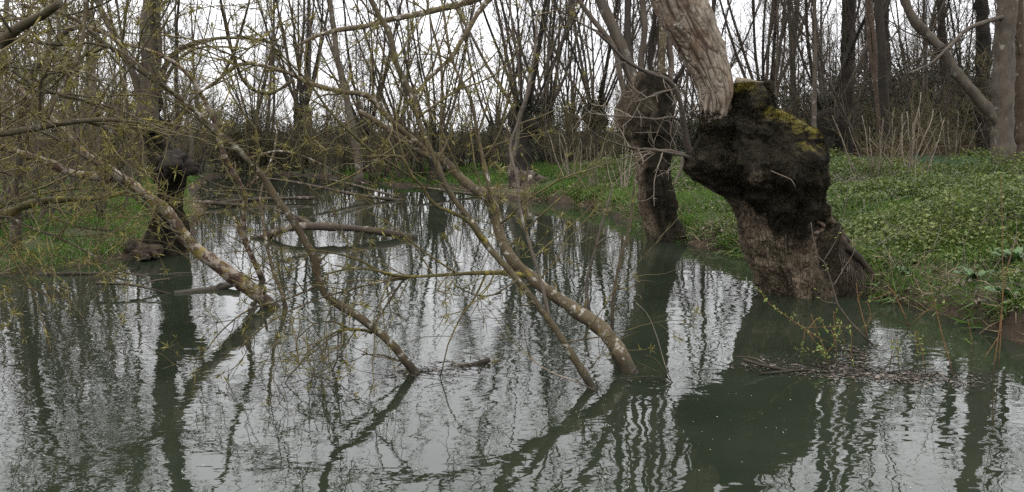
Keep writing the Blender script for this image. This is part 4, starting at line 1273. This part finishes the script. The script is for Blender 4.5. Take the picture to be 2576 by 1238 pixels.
th = [thicket_proto(600, 1.9, 1.9, 5200, M['ivy'], 0.085), thicket_proto(611, 2.2, 1.6, 5200, M['bramble'], 0.08), thicket_proto(622, 1.7, 2.6, 5600, M['ivy'], 0.09), thicket_proto(633, 2.0, 1.3, 4600, M['bramble'], 0.07)]
tused = set()
def bush(kk, px, d, s, lab, grp):
    o = th[kk] if kk not in tused else dup(th[kk], (0, 0, 0))
    tused.add(kk)
    put(o, px, d, R.uniform(-0.4, 0.4) + (math.pi if R.random() < 0.5 else 0), s)
    o.scale = (s * R.uniform(0.8, 1.25), s * R.uniform(0.8, 1.2), s * R.uniform(0.75, 1.2))
    tag(o, lab, 'bush', grp)
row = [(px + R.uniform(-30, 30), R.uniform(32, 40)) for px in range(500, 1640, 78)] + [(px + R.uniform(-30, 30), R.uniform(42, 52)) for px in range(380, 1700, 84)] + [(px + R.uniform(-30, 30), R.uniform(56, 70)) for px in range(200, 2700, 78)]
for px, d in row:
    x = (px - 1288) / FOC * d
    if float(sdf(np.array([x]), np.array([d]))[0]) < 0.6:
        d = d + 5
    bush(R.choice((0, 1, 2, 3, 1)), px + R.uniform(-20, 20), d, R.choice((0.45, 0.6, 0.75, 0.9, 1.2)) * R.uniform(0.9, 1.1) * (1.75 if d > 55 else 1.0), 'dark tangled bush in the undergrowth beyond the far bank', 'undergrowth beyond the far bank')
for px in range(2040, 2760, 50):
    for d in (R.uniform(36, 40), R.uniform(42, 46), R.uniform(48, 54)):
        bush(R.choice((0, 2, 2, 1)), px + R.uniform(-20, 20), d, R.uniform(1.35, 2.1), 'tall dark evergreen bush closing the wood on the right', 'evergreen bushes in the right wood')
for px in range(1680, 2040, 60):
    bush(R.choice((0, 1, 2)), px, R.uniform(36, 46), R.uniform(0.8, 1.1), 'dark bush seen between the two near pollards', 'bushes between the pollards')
for px, d in ((-60, 27), (30, 32), (130, 36), (230, 38), (330, 41), (420, 44), (-120, 36), (60, 44), (200, 50)):
    bush(R.choice((1, 3)), px, d, R.uniform(0.8, 1.1), 'low bramble bush behind the willow thicket on the left', 'bramble bushes on the left bank')

bs = [bush_proto(340 + i, 14, 1.5, 3.6, 'olive_bud', 'far_bark', 0, 0.0075, 0.6, 'bare_shrub') for i in range(3)]
spots = [(px, R.uniform(28.5, 34)) for px in range(480, 1060, 34)] + [(px, R.uniform(29, 34)) for px in range(1080, 1640, 46)] + [(px, R.uniform(25, 38)) for px in range(1660, 2700, 80)] + [(px, R.uniform(22, 34)) for px in range(-80, 470, 50)]
for i, (px, d) in enumerate(spots):
    x = (px - 1288) / FOC * d
    while float(sdf(np.array([x]), np.array([d]))[0]) < 0.4 and d < 46:
        d += 1.0
        x = (px - 1288) / FOC * d
    o = bs[i] if i < 3 else dup(bs[i % 3], (0, 0, 0))
    put(o, px, d, R.uniform(0, 6.28), R.uniform(0.7, 1.25))
    if px < 1640:
        tag(o, 'bare brown shrub in the tangle beyond the water', 'shrub', 'bare shrubs beyond the water')
    else:
        tag(o, 'bare brown shrub between the trunks of the right wood', 'shrub', 'bare shrubs in the right wood')

# ------------------------------------------------------------------ pale stump, logs, driftwood
st = W(1322, 488)
stp = thing('root_stump', 'pale eroded stump with torn roots at the far water edge', 'stump', st)
lump('stump_body', P(1300, 468, st.y), 0.27, 0.3, 0.42, M['wet_log'], stp, 3, 0.6)
lump('root_plate', P(1335, 470, st.y - 0.2), 0.34, 0.25, 0.26, M['wet_log'], stp, 8, 0.7)
for px, w0, w1 in (([(1290, 470), (1284, 440), (1293, 412)], 20, 7), ([(1312, 480), (1318, 450), (1310, 428)], 16, 6), ([(1310, 470), (1330, 452), (1345, 440), (1352, 436)], 14, 5), ([(1330, 478), (1356, 470), (1372, 484)], 12, 5), ([(1285, 480), (1272, 492), (1262, 498)], 12, 6), ([(1345, 468), (1365, 458), (1380, 462)], 7, 3), ([(1340, 480), (1350, 494), (1366, 498)], 9, 4)):
    T = Tubes()
    q, r = trace(px, st.y - 0.2, st.y - 0.3, w0, w1, 0.06, 0.15)
    T.add(q, r, 8)
    T.build('root', M['drift' if w0 < 10 else 'wet_log'], stp)

def log(name, label, cat, paths, m, group=None, sub=None):
    p0 = W(*paths[0][0][0])
    root = thing(name, label, cat, p0, group)
    for i, (px, d0, d1, w0, w1) in enumerate(paths):
        T = Tubes()
        q, r = trace(px, d0, d1, w0, w1, 0.07, 0.12)
        T.add(q, r, 10)
        T.build('wood' if i == 0 else 'branch', m if i == 0 or not sub else sub, root)
    return root
dl = dist_at(600)
log('fallen_log', 'bent dark log arching out of the water in the middle of the pond', 'log', [([(632, 603), (660, 597), (700, 581), (740, 571), (790, 569), (850, 572), (910, 577), (970, 585), (1025, 596), (1050, 601)], dl, dl, 18, 19),
     ([(790, 569), (760, 552), (720, 537), (690, 528)], dl, dl + 0.3, 13, 7)], M['wet_log'])
for px, w0, w1, lab in (([(480, 508), (540, 512), (600, 516), (680, 522), (760, 520)], 11, 9, 'long half sunk log across the far left reach, nearest of the pile'),
                        ([(560, 508), (640, 502), (720, 499), (790, 498)], 10, 8, 'straight grey log lying behind the long half sunk one'),
                        ([(540, 488), (600, 494), (670, 497), (720, 494)], 7, 5, 'thin dark log at the back of the pile in the far left reach'),
                        ([(640, 445), (720, 455), (800, 470), (880, 487), (960, 499), (1012, 505)], 4, 9, 'pale pole slanting down into the water from the far left bank'),
                        ([(830, 452), (900, 468), (960, 484), (1010, 498)], 5, 6, 'short slanting pole just right of the pale one'),
                        ([(1040, 470), (1110, 478), (1180, 488), (1250, 494)], 6, 7, 'log along the foot of the far grass bank')):
    d = dist_at(px[-1][1]) if px[0][1] < px[-1][1] else dist_at(px[0][1])
    log('fallen_log', lab, 'log', [(px, d, d, w0, w1)], M['wet_log'], 'logs in the far water')
d = dist_at(738)
log('driftwood', 'pale driftwood piece floating under the lichen trunk', 'driftwood', [([(440, 742), (470, 738), (510, 733), (545, 726), (575, 716), (600, 708)], d, d + 0.35, 20, 16), ([(540, 727), (552, 716), (560, 712)], d + 0.2, d + 0.25, 8, 5)], M['drift'])
log('driftwood', 'long thin dark branch afloat left of the pale driftwood', 'driftwood', [([(240, 712), (300, 714), (360, 722), (420, 738), (470, 745)], d, d, 7, 5), ([(350, 720), (380, 708), (430, 700)], d, d + 0.2, 4, 3)], M['wet_log'])
d = dist_at(692)
log('driftwood', 'grey waterlogged branch along the foot of the left bank', 'driftwood', [([(90, 692), (180, 688), (270, 690), (360, 693), (430, 690), (482, 687)], d, d + 0.1, 10, 6), ([(270, 690), (300, 683), (340, 676)], d, d, 5, 3)], M['wet_log'])
d = dist_at(918)
log('driftwood', 'short brown log end poking from the scum right of the curved stem foot', 'driftwood', [([(1100, 934), (1150, 926), (1190, 918), (1232, 905)], d - 0.08, d + 0.05, 13, 15)], M['wet_log'])
d = dist_at(935)
log('driftwood', 'dark twiggy branch lying on the water at the right', 'driftwood', [([(1870, 905), (1930, 922), (1990, 932), (2060, 934), (2140, 942), (2200, 938)], d, d, 8, 6), ([(1910, 940), (1980, 934), (2040, 930)], d - .1, d, 5, 4), ([(1940, 924), (1900, 902), (1846, 897)], d, d + .1, 5, 3)], M['wet_log'])
d = dist_at(950)
log('driftwood', 'broken pale stick caught at the foot of the thickest leaning stem', 'driftwood', [([(1560, 950), (1590, 945), (1600, 930), (1602, 922)], dA - 0.1, dA - 0.1, 7, 3), ([(1500, 956), (1560, 950), (1640, 948), (1668, 945)], dA - 0.12, dA - 0.1, 4, 3)], M['wet_log'])
# brown brushwood line in the right wood
d = 34.0
fb = thing('brushwood_pile', 'long low pile of brown dead branches across the right wood', 'brushwood', P(2260, 392, d))
for i in range(34):
    x = R.uniform(2040, 2440)
    T = Tubes()
    y = R.uniform(368, 392)
    ln = R.uniform(40, 150)
    q, r = trace([(x, y + R.uniform(-4, 4)), (x + ln * 0.5, y + R.uniform(-6, 4)), (x + ln, y + R.uniform(-5, 5))], d + R.uniform(-0.6, 0.6), d + R.uniform(-0.6, 0.6), R.uniform(3, 9), R.uniform(2, 5), 0.3, 0.1)
    T.add(q, r, 6)
    T.build('branch', M['brush'], fb)

# ------------------------------------------------------------------ willow shoots in the water at the right
def shoot(label, paths, m, leafy=0, den=0.0, cat='willow shoot', name='willow_shoot', group='willow shoots at the right', budden=2):
    px, d0, d1, w0, w1 = paths[0]
    root = thing(name, label, cat, P(px[0][0], px[0][1], d0), group)
    tw, tips = Tubes(), []
    for i, (px, d0, d1, w0, w1) in enumerate(paths):
        T = Tubes()
        q, r = trace(px, d0, d1, w0 * 0.72, w1 * 0.72, 0.04, 0.08)
        if i == 0:
            q = [q[0] - Vector((0, 0, 0.12))] + q
            r = [r[0]] + r
        T.add(q, r, 6)
        T.build('stem' if i == 0 else 'branch', m, root)
        if den:
            sprout([tw], q, r, [dict(den=den, ang=(25, 55), len=(0.06, 0.28), rr=0.009, n=4, wob=0.12, up=0.05)], 0, R, tips, 0.0017)
        tips += [(a, (b - a).normalized()) for a, b in zip(q[2:], q[3:])]
    tw.build('twigs', m, root, 'stuff')
    if leafy:
        LV = Leaves()
        leaf_tips(LV, tips, budden, (0.015, 0.035), (0.006, 0.012), 0.9, leafy)
        LV.build('leaves', M['shoot_leaf'], root)
    return root
dd = dist_at
shoot('tallest bare willow shoot, brown below and pale above, in front of the bole foot', [([(2196, 868), (2165, 838), (2139, 810), (2118, 782), (2107, 765), (2098, 735), (2088, 700), (2073, 660), (2058, 646), (2046, 600), (2040, 560)], dd(868), dd(868) - 0.1, 8, 3), ([(2096, 720), (2123, 675), (2147, 637), (2152, 610)], dd(868) - .05, dd(868), 4, 2), ([(2071, 658), (2101, 609), (2117, 566), (2128, 510), (2134, 470)], dd(868), dd(868) + .1, 4, 2), ([(2104, 764), (2070, 757), (2050, 735), (2046, 715)], dd(868), dd(868) - .1, 4, 2), ([(2058, 646), (2035, 650), (2020, 653)], dd(868), dd(868), 3, 2)], M['pole_bark'], 0.12, 1.5)
shoot('leafy orange willow shoot leaning left over the water', [([(2068, 885), (2048, 858), (2025, 828), (2000, 812), (1976, 794), (1955, 778), (1938, 767), (1920, 745), (1911, 728)], dd(885), dd(885) - .1, 5, 2), ([(2025, 828), (2020, 870), (2008, 895)], dd(885), dd(885) - .05, 3, 2), ([(2025, 828), (2060, 850), (2085, 862)], dd(885), dd(885), 3, 2), ([(2030, 832), (2060, 800), (2080, 835)], dd(885), dd(885), 3, 2), ([(2062, 880), (2000, 878), (1990, 860)], dd(885), dd(885), 3, 2)], M['orange_twig'], 0.75, 4.0, budden=3)
shoot('orange willow shoot with small leaves close to the floating mat', [([(2085, 925), (2078, 890), (2066, 860), (2050, 820), (2040, 790)], dd(925), dd(925), 4, 2), ([(2078, 890), (2100, 860), (2090, 830)], dd(925), dd(925), 3, 2), ([(2080, 900), (2060, 880), (2040, 890)], dd(925), dd(925), 3, 2)], M['orange_twig'], 0.8, 5.0, budden=3)
shoot('upright orange willow shoot beside the tall bare one', [([(2186, 862), (2176, 820), (2166, 783), (2158, 745), (2154, 712)], dd(862), dd(862), 5, 2), ([(2178, 830), (2190, 790), (2182, 760)], dd(862), dd(862), 3, 2), ([(2180, 840), (2150, 822), (2100, 822), (2028, 824)], dd(862), dd(862) - .1, 3, 2)], M['orange_twig'], 0.1, 4.0)
shoot('thin straight shoot standing alone in the water, reaching up to the bank plants', [([(2398, 948), (2388, 905), (2373, 854), (2362, 810), (2351, 761), (2340, 720), (2333, 690)], dd(948), dd(948) + .1, 5, 2)], M['orange_twig'], 0.15, 1.5)
shoot('very tall thin orange shoot near the right edge, taller than the bank', [([(2512, 928), (2517, 850), (2522, 729), (2522, 640), (2521, 560), (2519, 470), (2517, 440)], dd(928), dd(928) + .1, 3.4, 2)], M['orange_twig'], 0.0, 0.3)
shoot('slanting orange shoot crossing the very tall one', [([(2498, 942), (2508, 870), (2516, 815), (2526, 720), (2540, 650), (2566, 585)], dd(942), dd(942) + .1, 5, 2), ([(2510, 850), (2490, 880), (2475, 900)], dd(942), dd(942), 3, 2)], M['orange_twig'], 0.0, 0.6)
shoot('forked bare stick by the bank left of the lone straight shoot', [([(2288, 824), (2270, 780), (2246, 732), (2235, 722)], dd(824), dd(824), 5, 3), ([(2286, 820), (2250, 800), (2254, 795)], dd(824), dd(824), 4, 2), ([(2246, 732), (2200, 752), (2170, 762)], dd(824), dd(824) + .1, 4, 2), ([(2288, 820), (2320, 790), (2345, 775)], dd(824), dd(824), 4, 2)], M['orange_twig'], 0.1, 1.0)
for px in (2150, 2238, 2262, 2310, 2330, 2448, 2120, 2104):
    y = R.uniform(880, 945)
    shoot('small budding shoot among the floating litter at the right', [([(px, y), (px + R.uniform(-12, 8), y - 40), (px + R.uniform(-25, 14), y - R.uniform(70, 120))], dd(y), dd(y), 3.5, 1.8)], M['orange_twig'], 0.6, 3.0, group='small shoots in the litter')
shoot('bare curved pale twig standing behind the thickest leaning stem foot', [([(1690, 962), (1672, 915), (1650, 840), (1628, 790), (1600, 762)], dd(962), dd(962), 4, 2)], M['pale_twig'], 0, 0, 'twig', 'sunken_twig', 'twigs right of the leaning stems')
shoot('pair of sunken yellowish twigs fanning left from one point', [([(1692, 962), (1664, 940), (1630, 925), (1598, 908)], dd(962), dd(962) + .05, 5, 2), ([(1680, 950), (1650, 905), (1622, 893)], dd(962), dd(962) + .05, 5, 3), ([(1690, 965), (1650, 948), (1590, 950), (1540, 955)], dd(962), dd(962), 4, 2)], M['mossy'], 0, 1.5, 'twig', 'sunken_twig', 'twigs right of the leaning stems')

# dead pale stalks standing in the right bank plants
ps = [bush_proto(320 + i, 10, 1.0, 2.0, 'olive_bud', 'pale_twig', 0, 0.004, 0.5, 'pale_shrub') for i in range(2)]
for i, (px, d) in enumerate(((2200, 17.5), (2300, 18.5), (2250, 22), (1500, 21.5), (1440, 24), (1560, 20.5), (2390, 24))):
    o = ps[i] if i < 2 else dup(ps[i % 2], (0, 0, 0))
    put(o, px, d, R.uniform(0, 6.28), R.uniform(0.8, 1.15))
    tag(o, 'leafless pale shrub of thin stalks on the far grass by the second pollard' if px < 1700 else 'leafless pale shrub of thin stalks behind the green herbs', 'shrub', 'pale shrubs by the second pollard' if px < 1700 else 'pale shrubs on the right bank')

# ------------------------------------------------------------------ ground cover
def land_points(n, xr, yr, smin=0.06, smax=99, dens=None):
    x = NR.uniform(*xr, n)
    y = NR.uniform(*yr, n)
    if dens is not None:
        kp = NR.random(n) < dens(x, y)
        x, y = x[kp], y[kp]
    kp = np.abs(x) < y * 0.66 + 0.8
    x, y = x[kp], y[kp]
    s = sdf(x, y)
    kp = (s > smin) & (s < smax)
    x, y, s = x[kp], y[kp], s[kp]
    return x, y, height(x, y, s), s
def fade(y):
    return np.clip((9.5 / y) ** 1.6, 0.05, 1)
# herbs on the right bank
LV = Leaves()
for rep in range(4):
    x, y, z, s = land_points(120000, (1.5, 14.5), (6.0, 26.0), 0.03, 99, lambda a, b: fade(b))
    p = np.stack([x, y, z], 1)
    pa = vnoise(np.stack([x * 1.1, y * 1.1, 0 * x], 1), 301) + 0.5 * vnoise(np.stack([x * 3.5, y * 3.5, 0 * x], 1), 302)
    pc = vnoise(np.stack([x * 0.6, y * 0.6, 0 * x], 1), 306)
    kp = (NR.random(len(x)) < sstep(-0.3, 0.4, pa + 0.25 * pc + 0.3 * sstep(10, 15, y) + 0.3 * sstep(0.5, 0.1, s))) & (s > 0.05)
    x, y, z, s, pa = x[kp], y[kp], z[kp], s[kp], pa[kp]
    nl = len(x)
    pb = vnoise(np.stack([x * 0.55, y * 0.55, 0 * x], 1), 305)
    top = (0.07 + 0.15 * sstep(0.3, 3.0, s)) * (1 + 0.9 * np.clip(pa, -0.8, 1)) * (1 + 1.15 * np.clip(pb, -0.7, 1))
    hgt = top * NR.random(nl) ** 0.45
    sz = (0.022 + 0.06 * NR.random(nl) ** 2.2) * (1 + 0.025 * (y - 9))
    p = np.stack([x, y, z + hgt + 0.01], 1)
    aw = runit(nl) * (1, 1, 0.35)
    LV.add(p, aw + (0, 0, 0.1), runit(nl) * 0.45 + (0, 0, 1), sz, sz * NR.uniform(0.5, 0.85, nl), np.clip(0.42 + 0.2 * pa + 0.3 * vnoise(np.stack([x * 0.8, y * 0.8, 0 * x], 1), 309) + 0.2 * NR.normal(size=nl) + 0.3 * (hgt / (top + 1e-3) - 0.6), 0, 1))
o = LV.build('herb_cover', M['nettle'])
tag(o, 'fresh green herbs covering the right bank', 'ground cover', None, 'stuff')
# grass: blades over all banks in view
LV = Leaves()
for xr, yr, n_, den in (((1.0, 9.0), (6.0, 16.0), 90000, 0.6), ((0.5, 4.5), (12.5, 29.0), 150000, 0.9), ((-12.5, -2.5), (8.5, 32), 190000, 0.9), ((-7.0, 1.5), (25.0, 37.0), 110000, 0.9), ((2, 17), (20, 38), 90000, 0.7)):
    x, y, z, s = land_points(n_, xr, yr, 0.06, 99, lambda a, b: den * np.clip((14.0 / b) ** 0.9, 0.1, 1))
    pa = vnoise(np.stack([x * 0.9, y * 0.9, 0 * x], 1), 311) + 0.6 * vnoise(np.stack([x * 3, y * 3, 0 * x], 1), 312)
    kp = NR.random(len(x)) < sstep(-0.9, 0.0, pa) * sstep(0.02, 0.35, s)
    x, y, z, pa = x[kp], y[kp], z[kp], pa[kp]
    nl = len(x)
    sz = NR.uniform(0.07, 0.19, nl) * (1 + 0.35 * pa)
    LV.add(np.stack([x, y, z - 0.01], 1), runit(nl) * (0.55, 0.55, 0.1) + (0, 0, 0.75), runit(nl), sz, 0.008 + 0.0009 * y * NR.uniform(0.6, 1.2, nl), np.clip(0.4 + 0.3 * pa + NR.normal(size=nl) * 0.2, 0, 1))
o = LV.build('grass', M['grass'], None, 'stuff', 0.5)
tag(o, 'green grass on the banks', 'grass', None, 'stuff')
# long blades lolling over the edge of the right bank
LV = Leaves()
x, y, z, s = land_points(60000, (0.5, 9.0), (5.5, 20.0), 0.0, 0.42)
kp = NR.random(len(x)) < sstep(-0.5, 0.3, vnoise(np.stack([x * 1.8, y * 1.8, 0 * x], 1), 341)) * 0.8
x, y, z = x[kp], y[kp], np.maximum(z[kp], 0.02)
nl = len(x)
LV.add(np.stack([x, y, z], 1), runit(nl) * (0.9, 0.9, 0.3) + (-0.35, -0.35, 0.25), runit(nl), NR.uniform(0.12, 0.32, nl), NR.uniform(0.007, 0.014, nl), NR.random(nl) * 0.8)
tag(LV.build('edge_grass', M['grass'], None, 'stuff', 0.9), 'long grass lolling over the edge of the right bank', 'grass', None, 'stuff')
# dead leaves lying among the herbs
LV = Leaves()
x, y, z, s = land_points(30000, (1.5, 13), (6.0, 20.0), 0.02)
kp = NR.random(len(x)) < sstep(-0.1, 0.5, vnoise(np.stack([x * 1.2, y * 1.2, 0 * x], 1), 351)) * np.clip(11 / y, 0, 1)
x, y, z = x[kp], y[kp], z[kp]
nl = len(x)
LV.add(np.stack([x, y, z + NR.uniform(0.01, 0.14, nl)], 1), runit(nl), runit(nl) * 0.6 + (0, 0, 1), NR.uniform(0.03, 0.07, nl), NR.uniform(0.02, 0.045, nl), NR.random(nl))
tag(LV.build('dead_leaves', M['litter'], None, 'stuff', 0.4), 'dead leaves scattered among the herbs', 'litter', None, 'stuff')
# blue-green blades behind the herbs
LV = Leaves()
x, y, z, s = land_points(16000, (6, 15), (22, 32), 0.5)
nl = len(x)
LV.add(np.stack([x, y, z], 1), runit(nl) * (0.35, 0.35, 0.1) + (0, 0, 0.9), runit(nl), NR.uniform(0.2, 0.4, nl), NR.uniform(0.02, 0.035, nl), NR.random(nl))
tag(LV.build('bulb_leaves', M['bluegreen'], None, 'stuff', 0.4), 'blue-green bulb leaves in a strip behind the herbs', 'ground cover', None, 'stuff')
# dry stalks and hanging dead grass along the water's edge
LV = Leaves()
x, y, z, s = land_points(420000, (-8, 9), (5.5, 27), 0.02, 0.75)
kp = NR.random(len(x)) < 0.5 * sstep(-0.4, 0.4, vnoise(np.stack([x * 1.6, y * 1.6, 0 * x], 1), 331)) + 0.10
x, y, z = x[kp], y[kp], z[kp]
nl = len(x)
LV.add(np.stack([x, y, z + 0.01], 1), runit(nl) * (1, 1, 0.6) + (0, 0, 0.12), runit(nl), NR.uniform(0.10, 0.34, nl), NR.uniform(0.004, 0.008, nl) * (1 + 0.03 * y), NR.random(nl))
tag(LV.build('dead_grass', M['straw'], None, 'stuff', 0.5), 'dry straw and dead grass along the bank edge', 'dead grass', None, 'stuff')
T = Tubes()
x, y, z, s = land_points(1500, (1.8, 12), (6.3, 19), 0.05, 6)
for a, b, c in zip(x[:850], y, z):
    q, r = grow((a, b, c), (R.gauss(0, .5), R.gauss(0, .5), R.uniform(0.1, 1)), R.uniform(0.2, 0.75), 0.004, 0.002, 7, 0.12, -0.06, R)
    T.add(q, r, 3)
o = T.build('dead_stalks', M['drift'], None, 'stuff')
tag(o, 'dead arching stalks among the herbs', 'dead stalks', None, 'stuff')

# dock plants: broad leaves at the right edge
def dock(px, py, d, n_, L0, label, seed):
    rg = random.Random(seed)
    x = (px - 1288) / FOC * d
    base = Vector((x, d, hz(x, d)))
    root = thing('dock_plant', label, 'plant', base, 'dock plants on the right bank')
    for i in range(n_):
        az = 6.283 * (i + rg.random() * 0.6) / n_
        L = L0 * rg.uniform(0.65, 1.1)
        el = rg.uniform(0.5, 1.15)
        K = 9
        V, ti = [], []
        pos = Vector((0, 0, 0.02))
        e = el
        for j in range(K):
            t = j / (K - 1)
            wd = L * 0.16 * (math.sin(math.pi * min(1, 0.06 + 0.94 * t ** 0.8)) ** 0.7 + 0.03)
            if t < 0.18:
                wd = L * 0.02
            c = Vector((math.cos(az), math.sin(az), 0))
            sd = Vector((-math.sin(az), math.cos(az), 0))
            wave = 0.015 * math.sin(j * 2.1 + i)
            V += [tuple(pos + sd * wd + Vector((0, 0, 0.25 * wd + wave))), tuple(pos), tuple(pos - sd * wd + Vector((0, 0, 0.25 * wd - wave)))]
            pos = pos + (c * math.cos(e) + Vector((0, 0, math.sin(e)))) * (L / (K - 1))
            e -= (el + 0.35) / K * rg.uniform(0.8, 1.4)
        Qd = []
        for j in range(K - 1):
            b = j * 3
            Qd += [(b, b + 1, b + 4, b + 3), (b + 1, b + 2, b + 5, b + 4)]
        link_mesh('leaf', quads_mesh('leaf', np.array(V), Qd, True, {'tint': np.full(len(V), rg.random())}), M['dock'], root)
dock(2470, 690, 8.6, 10, 0.25, 'big dock plant with broad upright leaves left of the orange shoots', 1)
dock(2568, 650, 8.9, 10, 0.27, 'dock plant cut by the right edge, topmost of the docks', 2)
dock(2560, 760, 7.7, 9, 0.24, 'dock plant with glossy leaves by the right edge, nearest the water', 3)
dock(2290, 690, 9.2, 9, 0.17, 'small leafy dock above the bank, left of the others', 4)

# ------------------------------------------------------------------ floating litter
def scatter_on_water(regions, n_, flat=True):
    out_ = []
    for (x0, y0, x1, y1, wt) in regions:
        m_ = int(n_ * wt)
        for _ in range(m_):
            t = R.random()
            px = x0 + (x1 - x0) * t + R.gauss(0, 26)
            py = y0 + (y1 - y0) * t + R.gauss(0, 1) * 9 + 6 * math.sin(t * 11 + x0)
            out_.append(tuple(W(px, py, 0.004)))
    return np.array(out_)
LV = Leaves()
p = scatter_on_water([(1880, 915, 2120, 938, 0.7), (2080, 938, 2330, 950, 1.6), (2180, 880, 2110, 930, 0.7), (2300, 948, 2500, 962, 0.6), (1000, 938, 1190, 918, 0.55), (1185, 918, 1235, 905, 0.1), (1500, 950, 1660, 962, 0.10), (80, 690, 480, 690, 0.35), (900, 822, 1020, 806, 0.12), (60, 800, 250, 790, 0.2)], 330)
nl = len(p)
LV.add(p + NR.uniform(0, 0.006, (nl, 3)) * (0, 0, 1), runit(nl) * (1, 1, 0.05), runit(nl) * 0.15 + (0, 0, 1), 0.012 + 0.075 * NR.random(nl) ** 2.5, 0.005 + 0.028 * NR.random(nl) ** 2.5, NR.random(nl))
tag(LV.build('floating_litter', M['litter'], None, 'stuff', 0.1), 'brown mats of dead leaves and twigs floating on the pond', 'litter', None, 'stuff')
T = Tubes()
for a in scatter_on_water([(1880, 915, 2150, 938, 1), (2080, 930, 2400, 955, 1.2), (1000, 938, 1200, 918, 0.5), (2180, 870, 2110, 930, 0.6)], 50):
    q, r = grow(tuple(a), (R.gauss(0, 1), R.gauss(0, 0.5), R.uniform(-0.01, 0.03)), R.uniform(0.08, 0.4), 0.003, 0.002, 4, 0.1, 0, R)
    T.add(q, r, 3)
tag(T.build('floating_twigs', M['old_root'], None, 'stuff'), 'thin twigs afloat in the brown litter', 'litter', None, 'stuff')
LV = Leaves()
nsp = 420
ptx = NR.uniform(0, 2576, nsp)
pty = 640 + 598 * NR.random(nsp) ** 1.3
p = np.array([tuple(W(a, b, 0.004)) for a, b in zip(ptx, pty)])
p = p[sdf(p[:, 0], p[:, 1]) < -0.1]
nl = len(p)
LV.add(p, runit(nl) * (1, 1, 0), runit(nl) * 0.1 + (0, 0, 1), NR.uniform(0.004, 0.012, nl), NR.uniform(0.003, 0.008, nl), NR.random(nl))
tag(LV.build('floating_specks', M['speck'], None, 'stuff', 0.1), 'pale specks of pollen and petals on the water', 'specks', None, 'stuff')
